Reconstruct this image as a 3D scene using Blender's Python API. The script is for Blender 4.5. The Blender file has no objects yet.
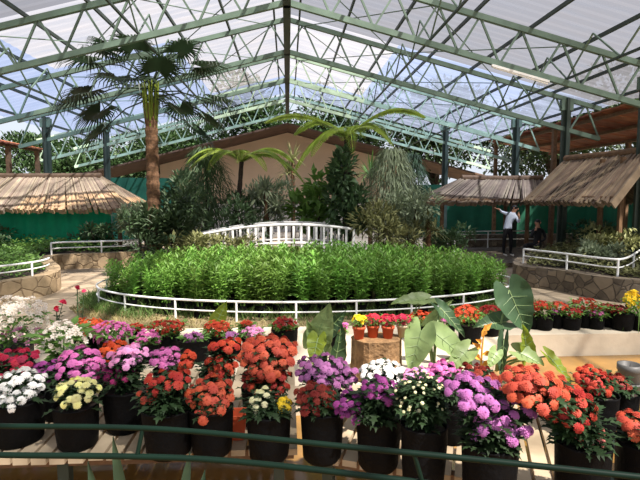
import bpy, math, random
from mathutils import Vector, Matrix
import numpy as np
C = bpy.context.scene.collection
SC = bpy.context.scene
PI = math.pi
V = Vector

# ------------------------------------------------------------------ camera, light, exposure
CAMZ, FPX, YAW, PITCH = 2.05, 500.0, math.radians(3.66), math.radians(5.03)
cd = bpy.data.cameras.new('camera'); cd.sensor_width = 36; cd.lens = FPX / 640 * 36
cd.clip_start = 0.05; cd.clip_end = 300
cam = bpy.data.objects.new('camera', cd); C.objects.link(cam)
cam.location = (0, 0, CAMZ); cam.rotation_euler = (PI/2 - PITCH, 0, -YAW)
SC.camera = cam
w = bpy.data.worlds.new('world'); SC.world = w; w.use_nodes = True
wn = w.node_tree.nodes; wl = w.node_tree.links
bg = wn['Background']
sky = wn.new('ShaderNodeTexSky'); sky.sky_type = 'NISHITA'; sky.sun_disc = False
sky.sun_elevation = math.radians(58); sky.sun_rotation = math.radians(150); sky.dust_density = 3.0; sky.air_density = 1.2
mixw = wn.new('ShaderNodeMix'); mixw.data_type = 'RGBA'
mixw.inputs[0].default_value = 0.85
wl.new(sky.outputs[0], mixw.inputs[6]); mixw.inputs[7].default_value = (6.0, 6.45, 7.3, 1)
wl.new(mixw.outputs[2], bg.inputs[0]); bg.inputs[1].default_value = 0.125
sd = bpy.data.lights.new('sun', 'SUN'); sd.energy = 19.0; sd.angle = math.radians(1.2); sd.color = (1, .94, .84)
sun = bpy.data.objects.new('sun', sd); C.objects.link(sun)
SUN_DIR = V((-.40, .42, -.81))
sun.rotation_euler = SUN_DIR.to_track_quat('-Z', 'Y').to_euler(); sun.location = (20, -20, 40)
vs = SC.view_settings
vs.view_transform = 'Standard'; vs.look = 'None'; vs.gamma = 1; vs.use_curve_mapping = False
vs.exposure = 0.25
SC.cycles.transparent_max_bounces = 12

# ------------------------------------------------------------------ helpers
Fh = V((math.sin(YAW), math.cos(YAW), 0)); Rt = V((math.cos(YAW), -math.sin(YAW), 0))
Fw = Fh * math.cos(PITCH) - V((0, 0, 1)) * math.sin(PITCH); Up = Fh * math.sin(PITCH) + V((0, 0, 1)) * math.cos(PITCH)
def ray(px, py): return Fw + Rt * ((px - 320) / FPX) + Up * ((240 - py) / FPX)
def at(px, py, Y):
    d = ray(px, py); return V((0, 0, CAMZ)) + d * (Y / d.y)
def X(px, Y, py=250): return at(px, py, Y).x
def zt(py, Y, px=288): return at(px, py, Y).z
def gr(px, py, z):
    d = ray(px, py); return V((0, 0, CAMZ)) + d * ((z - CAMZ) / d.z)

def lin(c):
    return tuple((x/12.92 if x <= .04045 else ((x+.055)/1.055)**2.4) for x in [v/255 for v in c])

def mat(name, rgb, rough=.6, var=0.0, rnd=0.0, noise=8.0, transl=0.0, bump=0.0, metal=0.0, island=0.0, spec=.4, rgb2=None):
    m = bpy.data.materials.new(name); m.use_nodes = True
    n = m.node_tree.nodes; l = m.node_tree.links
    b = n['Principled BSDF']; b.inputs['Roughness'].default_value = rough; b.inputs['Metallic'].default_value = metal
    b.inputs['Specular IOR Level'].default_value = spec
    col = lin(rgb) + (1,)
    b.inputs['Base Color'].default_value = col
    last = None
    tc = n.new('ShaderNodeTexCoord')
    if var > 0 or rgb2:
        t = n.new('ShaderNodeTexNoise'); t.inputs['Scale'].default_value = noise; t.inputs['Detail'].default_value = 5
        l.new(tc.outputs['Object'], t.inputs['Vector'])
        r = n.new('ShaderNodeValToRGB')
        r.color_ramp.elements[0].position = .32; r.color_ramp.elements[1].position = .68
        r.color_ramp.elements[0].color = tuple(max(0, x*(1-var)) for x in col[:3]) + (1,)
        r.color_ramp.elements[1].color = (lin(rgb2)+(1,)) if rgb2 else tuple(min(1, x*(1+var)) for x in col[:3]) + (1,)
        l.new(t.outputs[0], r.inputs[0]); last = r.outputs[0]
    if rnd > 0 or island > 0:
        src = n.new('ShaderNodeObjectInfo').outputs['Random'] if rnd > 0 else n.new('ShaderNodeNewGeometry').outputs['Random Per Island']
        a = rnd or island
        h = n.new('ShaderNodeHueSaturation')
        mp = n.new('ShaderNodeMapRange'); mp.inputs[3].default_value = 1-a; mp.inputs[4].default_value = 1+a
        l.new(src, mp.inputs[0]); l.new(mp.outputs[0], h.inputs['Value'])
        mh = n.new('ShaderNodeMapRange'); mh.inputs[3].default_value = .5-a*.04; mh.inputs[4].default_value = .5+a*.04
        l.new(src, mh.inputs[0]); l.new(mh.outputs[0], h.inputs['Hue'])
        if last: l.new(last, h.inputs['Color'])
        else: h.inputs['Color'].default_value = col
        last = h.outputs[0]
    if last: l.new(last, b.inputs['Base Color'])
    if bump > 0:
        t2 = n.new('ShaderNodeTexNoise'); t2.inputs['Scale'].default_value = noise*2.5; t2.inputs['Detail'].default_value = 6
        l.new(tc.outputs['Object'], t2.inputs['Vector'])
        bp = n.new('ShaderNodeBump'); bp.inputs['Strength'].default_value = bump; bp.inputs['Distance'].default_value = .03
        l.new(t2.outputs[0], bp.inputs['Height']); l.new(bp.outputs[0], b.inputs['Normal'])
    if transl > 0:
        tr = n.new('ShaderNodeBsdfTranslucent'); tr.inputs[0].default_value = col
        if last: l.new(last, tr.inputs[0])
        mx = n.new('ShaderNodeMixShader'); mx.inputs[0].default_value = transl
        l.new(b.outputs[0], mx.inputs[1]); l.new(tr.outputs[0], mx.inputs[2])
        l.new(mx.outputs[0], n['Material Output'].inputs['Surface'])
    return m

class MB:
    def __init__(s): s.v = []; s.f = []
    def add(s, vs, fs):
        o = len(s.v); s.v += [tuple(p) for p in vs]; s.f += [tuple(i+o for i in f) for f in fs]
    def box(s, c, size, rot=None):
        x, y, z = [k/2 for k in size]
        ps = [V((a*x, b*y, d*z)) for a in (-1, 1) for b in (-1, 1) for d in (-1, 1)]
        if rot is not None: ps = [rot @ p for p in ps]
        s.add([p + V(c) for p in ps], [(0,1,3,2),(4,6,7,5),(0,4,5,1),(2,3,7,6),(0,2,6,4),(1,5,7,3)])
    def bar(s, a, b, w, h=None, up=V((0,0,1))):
        a = V(a); b = V(b); h = h or w; d = (b-a).normalized()
        x = d.cross(up); x = x.normalized() if x.length > 1e-4 else V((1,0,0)); y = x.cross(d).normalized()
        ps = [p + x*(i*w/2) + y*(j*h/2) for p in (a, b) for i, j in ((-1,-1),(1,-1),(1,1),(-1,1))]
        s.add(ps, [(3,2,1,0),(4,5,6,7),(0,1,5,4),(1,2,6,5),(2,3,7,6),(3,0,4,7)])
    def tube(s, pts, r, n=8, caps=True):
        pts = [V(p) for p in pts]; k = len(pts); vs = []
        rr = r if isinstance(r, (list, tuple)) else [r]*k
        prev = None
        for i, p in enumerate(pts):
            d = (pts[min(i+1, k-1)] - pts[max(i-1, 0)]).normalized()
            ref = prev if prev is not None else (V((0,0,1)) if abs(d.z) < .9 else V((1,0,0)))
            x = (ref - d*ref.dot(d)).normalized(); prev = x; y = d.cross(x)
            vs += [p + (x*math.cos(2*PI*j/n) + y*math.sin(2*PI*j/n))*rr[i] for j in range(n)]
        fs = [(i*n+j, i*n+(j+1)%n, (i+1)*n+(j+1)%n, (i+1)*n+j) for i in range(k-1) for j in range(n)]
        if caps: fs += [tuple(range(n-1, -1, -1)), tuple(range((k-1)*n, k*n))]
        s.add(vs, fs)
    def lathe(s, prof, n=20, c=(0,0,0)):
        k = len(prof); c = V(c)
        vs = [c + V((r*math.cos(2*PI*j/n), r*math.sin(2*PI*j/n), z)) for r, z in prof for j in range(n)]
        fs = [(i*n+j, i*n+(j+1)%n, (i+1)*n+(j+1)%n, (i+1)*n+j) for i in range(k-1) for j in range(n)]
        fs += [tuple(range(n-1, -1, -1)), tuple(range((k-1)*n, k*n))]
        s.add(vs, fs)
    def leaf(s, p, d, nrm, L, W, fold=.25):
        """pointed blade folded along its midrib"""
        d = d.normalized(); x = d.cross(nrm)
        if x.length < 1e-4: x = d.cross(V((1,.3,0)))
        x.normalize(); u = x.cross(d)
        m = p + d*(L*.45)
        s.add([p, m + x*(W/2) + u*(W*fold), p + d*L - u*(L*.08), m - x*(W/2) + u*(W*fold), m], [(0,1,4),(1,2,4),(2,3,4),(3,0,4)])
    def build(s, name, m, parent=None, smooth=False):
        me = bpy.data.meshes.new(name); me.from_pydata(s.v, [], s.f); me.update()
        for x in (m if isinstance(m, (list, tuple)) else [m]): me.materials.append(x)
        if smooth:
            me.polygons.foreach_set('use_smooth', [True]*len(me.polygons))
        o = bpy.data.objects.new(name, me); C.objects.link(o)
        if parent: o.parent = parent
        return o

def tag(o, label, cat, group=None):
    o['label'] = label; o['category'] = cat
    if group: o['group'] = group
    return o
def thing(name, label, cat, loc=(0,0,0), group=None, rz=0):
    o = bpy.data.objects.new(name, None); C.objects.link(o); o.location = loc; o.rotation_euler = (0,0,rz)
    o.empty_display_size = .1
    return tag(o, label, cat, group)
def struct(o): o['kind'] = 'structure'; return o
def stuff(o, label, cat): o['kind'] = 'stuff'; return tag(o, label, cat)
def inst(src, name, parent, loc, rot=(0,0,0), sc=1.0, m=None):
    o = src.copy(); C.objects.link(o); o.name = name; o.parent = parent; o.location = loc; o.rotation_euler = rot
    o.scale = (sc, sc, sc) if not isinstance(sc, (tuple, list)) else sc
    return o
def mesh_obj(name, me, parent, loc=(0,0,0), rot=(0,0,0), sc=(1,1,1)):
    o = bpy.data.objects.new(name, me); C.objects.link(o); o.parent = parent
    o.location = loc; o.rotation_euler = rot; o.scale = sc if isinstance(sc, (tuple, list)) else (sc,)*3
    return o
def rv(R, a=1): return V((R.uniform(-a,a), R.uniform(-a,a), R.uniform(-a,a)))

# ------------------------------------------------------------------ materials
M = {}
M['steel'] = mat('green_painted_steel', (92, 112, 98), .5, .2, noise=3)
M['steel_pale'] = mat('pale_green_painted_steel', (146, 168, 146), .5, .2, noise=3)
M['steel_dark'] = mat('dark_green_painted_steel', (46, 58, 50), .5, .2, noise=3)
M['white_paint'] = mat('white_painted_metal', (232, 232, 228), .5, .06, noise=6)
M['rail_green'] = mat('dark_green_gloss_paint', (4, 26, 17), .55, .15, spec=.15)
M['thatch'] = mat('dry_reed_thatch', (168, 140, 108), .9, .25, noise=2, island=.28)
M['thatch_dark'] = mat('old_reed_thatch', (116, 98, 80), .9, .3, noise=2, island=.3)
M['wood'] = mat('weathered_pole_wood', (104, 78, 54), .8, .3, noise=10)
M['bark'] = mat('fibrous_brown_bark', (98, 72, 50), .9, .4, noise=14, bump=.6)
M['bark_dark'] = mat('dark_bark', (52, 42, 34), .9, .4, noise=14, bump=.6)
M['slat'] = mat('cream_worn_board', (158, 140, 112), .75, .2, noise=3, rgb2=(184, 166, 138))
M['pot'] = mat('black_plastic_grow_bag', (5, 5, 6), .7, .25, noise=9, bump=.35, spec=.12)
M['pot_grey'] = mat('grey_dusty_pot', (92, 90, 86), .7, .2)
M['soil'] = mat('dark_soil', (44, 34, 27), .95, .3, noise=40)
M['terra'] = mat('terracotta', (196, 84, 48), .75, .12, noise=12)
M['cream_pot'] = mat('cream_plastic_pot', (206, 188, 152), .6, .05)
M['leaf_mum'] = mat('dark_green_mum_leaf', (40, 62, 32), .6, .2, rnd=.15, transl=.25, noise=12)
M['leaf_bed'] = mat('bedding_plant_leaf', (112, 152, 64), .5, .35, rnd=.3, transl=.35, noise=6)
M['leaf_lush'] = mat('bright_leaf', (106, 146, 68), .5, .25, rnd=.15, transl=.35, noise=5)
M['leaf_dark'] = mat('deep_green_leaf', (66, 88, 56), .55, .3, rnd=.2, transl=.25, noise=4)
M['leaf_grey'] = mat('grey_green_leaf', (132, 144, 114), .6, .25, rnd=.15, transl=.2, noise=4)
M['leaf_olive'] = mat('olive_brown_leaf', (126, 128, 82), .65, .3, rnd=.15, transl=.25, noise=5)
M['leaf_fern'] = mat('yellow_green_frond', (142, 164, 66), .5, .25, rnd=.1, transl=.45, noise=4)
M['leaf_palm'] = mat('fan_palm_blade', (38, 56, 36), .5, .2, rnd=.2, transl=.25, noise=4)
M['leaf_tree'] = mat('outdoor_tree_leaf', (48, 68, 36), .6, .4, rnd=.2, transl=.3, noise=1.2)
M['calad'] = mat('elephant_ear_leaf', (140, 162, 106), .42, .2, rnd=.12, transl=.35, noise=5)
M['calad_dark'] = mat('dark_elephant_ear_leaf', (64, 90, 60), .38, .2, rnd=.1, transl=.3, noise=5)
M['calad_lime'] = mat('lime_leaf', (134, 152, 50), .45, .15, transl=.45, noise=5)
M['vein'] = mat('pale_leaf_vein', (120, 142, 92), .5, 0)
M['orange'] = mat('dried_orange_bract', (212, 150, 60), .6, .2)
M['dry_grass'] = mat('dry_grass_blade', (150, 140, 96), .8, .3, noise=3, transl=.2)
M['grass'] = mat('grass_blade', (92, 118, 58), .7, .35, noise=2, transl=.3)
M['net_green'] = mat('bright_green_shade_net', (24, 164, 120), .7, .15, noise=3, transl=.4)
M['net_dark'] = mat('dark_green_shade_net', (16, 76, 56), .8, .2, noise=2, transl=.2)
M['skin'] = mat('skin', (190, 140, 112), .6)
M['shirt'] = mat('pale_blue_shirt', (196, 206, 222), .8, .06)
M['black_cloth'] = mat('black_cloth', (26, 25, 28), .85, .2)
M['shoe'] = mat('white_shoe', (226, 222, 216), .6)
M['hair'] = mat('black_hair', (18, 15, 14), .5)
FLOWER = dict(white=(240,238,232), cream=(240,236,190), yellow=(246,214,50), pale_yellow=(246,240,170), crimson=(164,26,60), pink=(222,122,186),
    pale_pink=(240,170,214), magenta=(160,40,104), lilac=(196,126,182), purple=(166,74,148), violet=(180,108,172), coral=(200,88,62), red=(184,60,44), brick=(146,50,38),
    scarlet=(208,74,48), orange=(222,92,46), rose=(222,58,90), salmon=(206,120,110), blush=(240,230,218))
FM = {k: mat(k + '_petal', v, .65, .12, rnd=.16, transl=.25, noise=30) for k, v in FLOWER.items()}

def floor_mat(name, rgb, rgb2, scale, grout, rough=.85):
    m = bpy.data.materials.new(name); m.use_nodes = True; n = m.node_tree.nodes; l = m.node_tree.links
    b = n['Principled BSDF']; b.inputs['Roughness'].default_value = rough
    tc = n.new('ShaderNodeTexCoord')
    nz0 = n.new('ShaderNodeTexNoise'); nz0.inputs['Scale'].default_value = 2.0
    l.new(tc.outputs['Object'], nz0.inputs['Vector'])
    va = n.new('ShaderNodeMix'); va.data_type = 'VECTOR'; va.inputs[0].default_value = .12
    l.new(tc.outputs['Object'], va.inputs[4]); l.new(nz0.outputs[1], va.inputs[5])
    vd = n.new('ShaderNodeTexVoronoi'); vd.feature = 'DISTANCE_TO_EDGE'; vd.inputs['Scale'].default_value = scale; l.new(va.outputs[1], vd.inputs['Vector'])
    vc = n.new('ShaderNodeTexVoronoi'); vc.inputs['Scale'].default_value = scale; l.new(va.outputs[1], vc.inputs['Vector'])
    nz = n.new('ShaderNodeTexNoise'); nz.inputs['Scale'].default_value = 9; nz.inputs['Detail'].default_value = 7; l.new(tc.outputs['Object'], nz.inputs['Vector'])
    sx = n.new('ShaderNodeSeparateColor'); l.new(vc.outputs['Color'], sx.inputs[0])
    ad = n.new('ShaderNodeMath'); ad.operation = 'ADD'; l.new(sx.outputs[0], ad.inputs[0]); l.new(nz.outputs[0], ad.inputs[1])
    hf = n.new('ShaderNodeMath'); hf.operation = 'MULTIPLY'; hf.inputs[1].default_value = .5; l.new(ad.outputs[0], hf.inputs[0])
    r = n.new('ShaderNodeValToRGB'); r.color_ramp.elements[0].position = .25; r.color_ramp.elements[1].position = .75
    r.color_ramp.elements[0].color = lin(rgb)+(1,); r.color_ramp.elements[1].color = lin(rgb2)+(1,); l.new(hf.outputs[0], r.inputs[0])
    st = n.new('ShaderNodeMapRange'); st.inputs[1].default_value = 0; st.inputs[2].default_value = .06; l.new(vd.outputs['Distance'], st.inputs[0])
    mx = n.new('ShaderNodeMix'); mx.data_type = 'RGBA'; l.new(st.outputs[0], mx.inputs[0]); mx.inputs[6].default_value = lin(grout)+(1,); l.new(r.outputs[0], mx.inputs[7])
    l.new(mx.outputs[2], b.inputs['Base Color'])
    bp = n.new('ShaderNodeBump'); bp.inputs['Strength'].default_value = .6; bp.inputs['Distance'].default_value = .04
    a2 = n.new('ShaderNodeMath'); a2.operation = 'MULTIPLY_ADD'; a2.inputs[1].default_value = .3; l.new(nz.outputs[0], a2.inputs[0]); l.new(st.outputs[0], a2.inputs[2])
    l.new(a2.outputs[0], bp.inputs['Height']); l.new(bp.outputs[0], b.inputs['Normal'])
    return m
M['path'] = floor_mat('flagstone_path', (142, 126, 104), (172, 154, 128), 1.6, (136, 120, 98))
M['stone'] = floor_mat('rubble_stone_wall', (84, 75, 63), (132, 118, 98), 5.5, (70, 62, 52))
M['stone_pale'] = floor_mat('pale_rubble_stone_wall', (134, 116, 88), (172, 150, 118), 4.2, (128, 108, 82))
M['concrete'] = mat('cream_concrete', (206, 192, 168), .85, .14, noise=2.2, bump=.3)
M['beige_wall'] = mat('beige_rendered_wall', (214, 186, 156), .9, .1, noise=.6)
M['white_wall'] = mat('white_rendered_wall', (214, 208, 198), .9, .06, noise=.6)
M['earth'] = mat('dry_earth', (132, 116, 86), .95, .3, noise=1.4, bump=.5)
M['roof_dark'] = mat('dark_brown_roof_underside', (92, 70, 56), .9, .25, noise=2)
M['red_wood'] = mat('red_brown_awning_board', (140, 84, 58), .8, .25, noise=3, island=.2)
def water_mat():
    m = mat('murky_ochre_pond_water', (136, 102, 52), .12, .35, noise=1.6, spec=.5)
    n = m.node_tree.nodes; l = m.node_tree.links
    t = n.new('ShaderNodeTexNoise'); t.inputs['Scale'].default_value = 9
    bp = n.new('ShaderNodeBump'); bp.inputs['Strength'].default_value = .12; bp.inputs['Distance'].default_value = .03
    l.new(t.outputs[0], bp.inputs['Height']); l.new(bp.outputs[0], n['Principled BSDF'].inputs['Normal']); return m
M['water'] = water_mat()
def sheet_mat(name, clear, tint, body, dirt):
    """translucent roofing sheet: partly clear, partly milky, with streaks of dirt"""
    m = bpy.data.materials.new(name); m.use_nodes = True; n = m.node_tree.nodes; l = m.node_tree.links
    for x in list(n):
        if x.type == 'BSDF_PRINCIPLED': n.remove(x)
    tr = n.new('ShaderNodeBsdfTransparent'); tr.inputs[0].default_value = lin(tint)+(1,)
    tl = n.new('ShaderNodeBsdfTranslucent'); tl.inputs[0].default_value = lin(body)+(1,)
    df = n.new('ShaderNodeBsdfDiffuse'); df.inputs[0].default_value = lin(body)+(1,)
    m1 = n.new('ShaderNodeMixShader'); m1.inputs[0].default_value = .25; l.new(tl.outputs[0], m1.inputs[1]); l.new(df.outputs[0], m1.inputs[2])
    tc = n.new('ShaderNodeTexCoord'); mp = n.new('ShaderNodeMapping'); mp.inputs['Scale'].default_value = (.8, 3.2, .8); l.new(tc.outputs['Object'], mp.inputs[0])
    nz = n.new('ShaderNodeTexNoise'); nz.inputs['Scale'].default_value = 1.0; nz.inputs['Detail'].default_value = 6; l.new(mp.outputs[0], nz.inputs['Vector'])
    mr = n.new('ShaderNodeMapRange'); mr.inputs[1].default_value = .3; mr.inputs[2].default_value = .7
    mr.inputs[3].default_value = min(1, clear+dirt); mr.inputs[4].default_value = max(0, clear-dirt); l.new(nz.outputs[0], mr.inputs[0])
    m2 = n.new('ShaderNodeMixShader'); l.new(mr.outputs[0], m2.inputs[0]); l.new(m1.outputs[0], m2.inputs[1]); l.new(tr.outputs[0], m2.inputs[2])
    l.new(m2.outputs[0], n['Material Output'].inputs['Surface']); return m
M['sheet_milky'] = sheet_mat('milky_roof_sheet', .56, (228, 226, 230), (142, 138, 140), .2)
M['sheet_grey'] = sheet_mat('greyed_roof_sheet', .28, (196, 198, 204), (88, 88, 94), .16)
M['sheet_blue'] = sheet_mat('clear_bluish_roof_sheet', .5, (178, 194, 226), (118, 126, 148), .14)

# ------------------------------------------------------------------ the setting: ground, pond, walls, roof sheets
WATERZ, SLABZ, BENCHZ = -.10, .20, .42
g = MB()
g.add([(-40, 6.9, 0), (40, 6.9, 0), (40, 60, 0), (-40, 60, 0)], [(0,1,2,3)])
g.add([(-40, -6, 0), (-6.5, -6, 0), (-6.5, 6.9, 0), (-40, 6.9, 0)], [(0,1,2,3)])
g.add([(9, -6, 0), (40, -6, 0), (40, 6.9, 0), (9, 6.9, 0)], [(0,1,2,3)])
struct(g.build('floor', M['path']))
g = MB(); g.add([(-6.5, -6, WATERZ), (9, -6, WATERZ), (9, 6.9, WATERZ), (-6.5, 6.9, WATERZ)], [(0,1,2,3)])
struct(g.build('pond_water', M['water']))
# concrete rim: deep on the near side of the oval bed, a narrow kerb along the rest of the pond
g = MB()
P = [(-6.5, 4.75), (1.75, 4.75), (2.15, 5.1), (2.4, 5.7), (2.9, 6.35), (9, 6.35), (9, 6.95), (4.4, 6.98), (-6.5, 6.98)]
n = len(P)
g.add([(x, y, SLABZ) for x, y in P] + [(x, y, -.6) for x, y in P], [tuple(range(n))] + [(i, i+n, (i+1) % n + n, (i+1) % n) for i in range(n)])
struct(g.build('pond_kerb', M['concrete']))
def mound(name, cx, cy, a, b, h, m, nseg=72):
    g = MB(); rings = [(1.0, 0), (.97, h*.8), (.9, h), (.0, h)]
    vs = [(cx + a*s*math.cos(2*PI*j/nseg), cy + b*s*math.sin(2*PI*j/nseg), z) for s, z in rings[:3] for j in range(nseg)]
    g.add(vs, [(i*nseg+j, i*nseg+(j+1) % nseg, (i+1)*nseg+(j+1) % nseg, (i+1)*nseg+j) for i in range(2) for j in range(nseg)] + [tuple(range(2*nseg, 3*nseg))])
    return g.build(name, m)
ECX, ECY, EA, EB = .44, 9.9, 4.1, 2.12
struct(mound('oval_bed_ground', ECX, ECY-.1, EA+.35, EB+.6, .06, M['earth']))

def wall_ribbon(name, pts, z0, z1, thick, m):
    g = MB(); pts = [V((p[0], p[1], 0)) for p in pts]; k = len(pts); L = []; Rr = []
    for i, p in enumerate(pts):
        d = (pts[min(i+1, k-1)] - pts[max(i-1, 0)]).normalized(); nn = V((-d.y, d.x, 0))*thick/2
        L.append(p+nn); Rr.append(p-nn)
    vs = []
    for i in range(k): vs += [L[i]+V((0,0,z0)), L[i]+V((0,0,z1)), Rr[i]+V((0,0,z1)), Rr[i]+V((0,0,z0))]
    fs = [(i*4+j, i*4+(j+1) % 4, (i+1)*4+(j+1) % 4, (i+1)*4+j) for i in range(k-1) for j in range(4)] + [(0,1,2,3), tuple((k-1)*4+j for j in (3,2,1,0))]
    g.add(vs, fs); return g.build(name, m)
def smooth(pts, n=8):
    """Catmull-Rom through the points"""
    pts = [V(p) for p in pts]; P = [pts[0]*2-pts[1]] + pts + [pts[-1]*2-pts[-2]]; out = []
    for i in range(1, len(P)-2):
        a, b, c, d = P[i-1], P[i], P[i+1], P[i+2]
        for j in range(n):
            t = j/n
            out.append(.5*((2*b) + (c-a)*t + (2*a-5*b+4*c-d)*t*t + (3*b-a-3*c+d)*t**3))
    return out + [pts[-1]]
# back wall: beige gable with a white dado, and green netting at both sides
g = MB(); YB = 29.0
g.add([(-7.2, YB, 1.6), (6.6, YB, 1.6), (6.6, YB, 3.95), (0, YB, 5.65), (-7.2, YB, 3.8),
       (-7.2, YB+.25, 1.6), (6.6, YB+.25, 1.6), (6.6, YB+.25, 3.95), (0, YB+.25, 5.65), (-7.2, YB+.25, 3.8)],
      [(0,1,2,3,4), (9,8,7,6,5), (0,5,6,1), (1,6,7,2), (2,7,8,3), (3,8,9,4), (4,9,5,0)])
struct(g.build('wall_back', M['beige_wall']))
g = MB(); g.box((-.3, YB+.06, .8), (13.8, .34, 1.6)); struct(g.build('wall_back_dado', M['white_wall']))
def netwall(name, a, b, z0, z1, m, n=40):
    g = MB(); a = V(a); b = V(b); d = b-a; nn = V((-d.y, d.x, 0)).normalized()
    vs = []
    for i in range(n+1):
        p = a + d*(i/n) + nn*(.05*math.sin(i*1.7)+.03*math.sin(i*.6))
        vs += [(p.x, p.y, z0), (p.x, p.y, z1)]
    g.add(vs, [(2*i, 2*i+2, 2*i+3, 2*i+1) for i in range(n)]); return g.build(name, m, smooth=True)
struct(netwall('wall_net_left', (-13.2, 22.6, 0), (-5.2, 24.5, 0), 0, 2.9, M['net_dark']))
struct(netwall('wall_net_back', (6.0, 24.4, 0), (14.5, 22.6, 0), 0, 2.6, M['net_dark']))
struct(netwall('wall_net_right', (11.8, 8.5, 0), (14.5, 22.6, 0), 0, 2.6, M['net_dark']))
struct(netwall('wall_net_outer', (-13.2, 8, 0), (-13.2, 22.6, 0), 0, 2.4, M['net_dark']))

RIDGE_TOP, SLOPE, DEPTH = 7.0, .255, .88       # upper chord height at the ridge, fall per metre, depth between chords
TY = [11.0, 14.6, 18.2, 21.8, 25.4]
HALF = 9.3
def top_z(x): return RIDGE_TOP - SLOPE*abs(x)
PX = [0.35, 1.6, 2.85, 4.1, 5.35, 6.6, 7.85, 9.1]    # purlin lines
BAYS = [-4.0, -.2, 3.4, 7.3] + TY
RP = random.Random(5)
for side in (-1, 1):
    for i in range(len(BAYS)-1):
        y0, y1 = BAYS[i], BAYS[i+1]
        kinds = ['sheet_milky', 'sheet_milky', 'sheet_grey', 'sheet_milky', 'sheet_milky', 'sheet_blue']
        for j in range(3):
            xs = [(0.0, 3.2), (3.2, 6.4), (6.4, 9.6)][j]
            k = kinds[(i + j*2 + (side > 0)) % 3 if i < 5 else (1 if j < 1 else 5)]
            if side < 0 and j == 2 and i > 3: k = 'sheet_blue'
            if side > 0 and j >= 1 and i in (2, 3, 4): k = 'sheet_grey'
            if side > 0 and i == 5 and j >= 1: k = 'sheet_blue'
            if i == 7: k = 'sheet_blue'
            g = MB(); m_ = 24
            vs = []
            for q in range(m_+1):
                y = y0 + (y1-y0)*q/m_; dz = .02*(q % 2)
                for x in xs: vs.append((side*x, y, top_z(x) + .17 + dz))
            g.add(vs, [(2*q, 2*q+1, 2*q+3, 2*q+2) for q in range(m_)])
            struct(g.build('ceiling_sheet', M[k]))

# ------------------------------------------------------------------ roof steel
ORD = ['first', 'second', 'third', 'fourth', 'fifth', 'sixth', 'seventh', 'eighth', 'ninth', 'tenth', 'eleventh', 'twelfth']
for ti, y in enumerate(TY):
    t = thing('roof_truss', 'green steel roof truss spanning the hall, %s from the viewer' % ORD[ti], 'truss', (0, y, 0), 'roof trusses')
    half = HALF if ti < 3 else 10.4
    for s in (-1, 1):
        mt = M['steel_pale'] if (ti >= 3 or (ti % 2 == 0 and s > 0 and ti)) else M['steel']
        a = MB(); a.bar((s*.02, 0, top_z(0)), (s*half, 0, top_z(half)), .1, .12); a.build('top_chord', mt, t)
        a = MB(); a.bar((s*.02, 0, top_z(0)-DEPTH), (s*half, 0, top_z(half)-DEPTH), .1, .12); a.build('bottom_chord', mt, t)
        nb = 10 if ti < 3 else 12
        for k in range(nb):
            x0 = half*k/nb; x1 = half*(k+.5)/nb; x2 = half*(k+1)/nb
            a = MB(); a.bar((s*x0, 0, top_z(x0)-DEPTH), (s*x1, 0, top_z(x1)), .042); a.build('web_brace', mt, t)
            a = MB(); a.bar((s*x1, 0, top_z(x1)), (s*x2, 0, top_z(x2)-DEPTH), .042); a.build('web_brace', mt, t)
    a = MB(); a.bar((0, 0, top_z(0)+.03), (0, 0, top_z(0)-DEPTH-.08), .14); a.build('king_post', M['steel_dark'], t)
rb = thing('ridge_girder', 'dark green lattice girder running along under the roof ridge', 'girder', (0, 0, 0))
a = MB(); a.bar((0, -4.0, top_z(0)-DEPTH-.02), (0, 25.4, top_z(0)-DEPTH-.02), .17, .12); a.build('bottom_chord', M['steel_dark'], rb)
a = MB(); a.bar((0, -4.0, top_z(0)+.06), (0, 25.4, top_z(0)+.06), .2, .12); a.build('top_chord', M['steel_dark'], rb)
yy = 7.3
while yy < 25:
    a = MB(); a.bar((0, yy, top_z(0)-DEPTH), (0, yy+.9, top_z(0)), .06); a.build('web_brace', M['steel_dark'], rb)
    a = MB(); a.bar((0, yy+.9, top_z(0)), (0, yy+1.8, top_z(0)-DEPTH), .06); a.build('web_brace', M['steel_dark'], rb)
    yy += 1.8
for s in (-1, 1):
    slope = 'above the palm' if s < 0 else 'above the people'
    for k, x in enumerate(PX):
        a = MB(); a.bar((s*x, -4.0, top_z(x)+.1), (s*x, 25.5, top_z(x)+.1), .05, .08)
        tag(a.build('roof_purlin', M['steel_dark']),
            'long thin green purlin on the slope %s, %s from the ridge' % (slope, ORD[k]), 'purlin', 'roof purlins')
    # longitudinal lattice girders between trusses
    for k, x in enumerate((3.1, 6.2)):
        t = thing('tie_girder', 'slim green girder on the slope %s, %s from the ridge' % (slope, ORD[k]), 'girder', (0, 0, 0), 'tie girders')
        zu = top_z(x) - .08; zb = top_z(x) - DEPTH + .1
        a = MB(); a.bar((s*x, 7.3, zb), (s*x, 25.4, zb), .045); a.build('bottom_chord', M['steel_dark'], t)
        for q in range(10):
            y0 = 7.4 + q*1.8; y1 = y0+.9; y2 = y0+1.8
            if y2 > 25.5: break
            a = MB(); a.bar((s*x, y0, zb), (s*x, y1, zu), .028); a.build('web_brace', M['steel'], t)
            a = MB(); a.bar((s*x, y1, zu), (s*x, y2, zb), .028); a.build('web_brace', M['steel'], t)
    for k in range(4):
        y0, y1 = TY[k], TY[k+1]
        t = thing('cross_brace', 'crossed thin rods on the slope %s, %s bay from the viewer' % (slope, ORD[k]), 'brace', (0, 0, 0), 'roof cross braces')
        for q, (xa, xb) in enumerate(((.4, 3.1), (3.1, .4), (3.1, 6.2), (6.2, 3.1))):
            a = MB(); a.tube([(s*xa, y0, top_z(xa)-.08), (s*xb, y1, top_z(xb)-.08)], .013, 6); a.build('rod', M['steel'], t)
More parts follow.
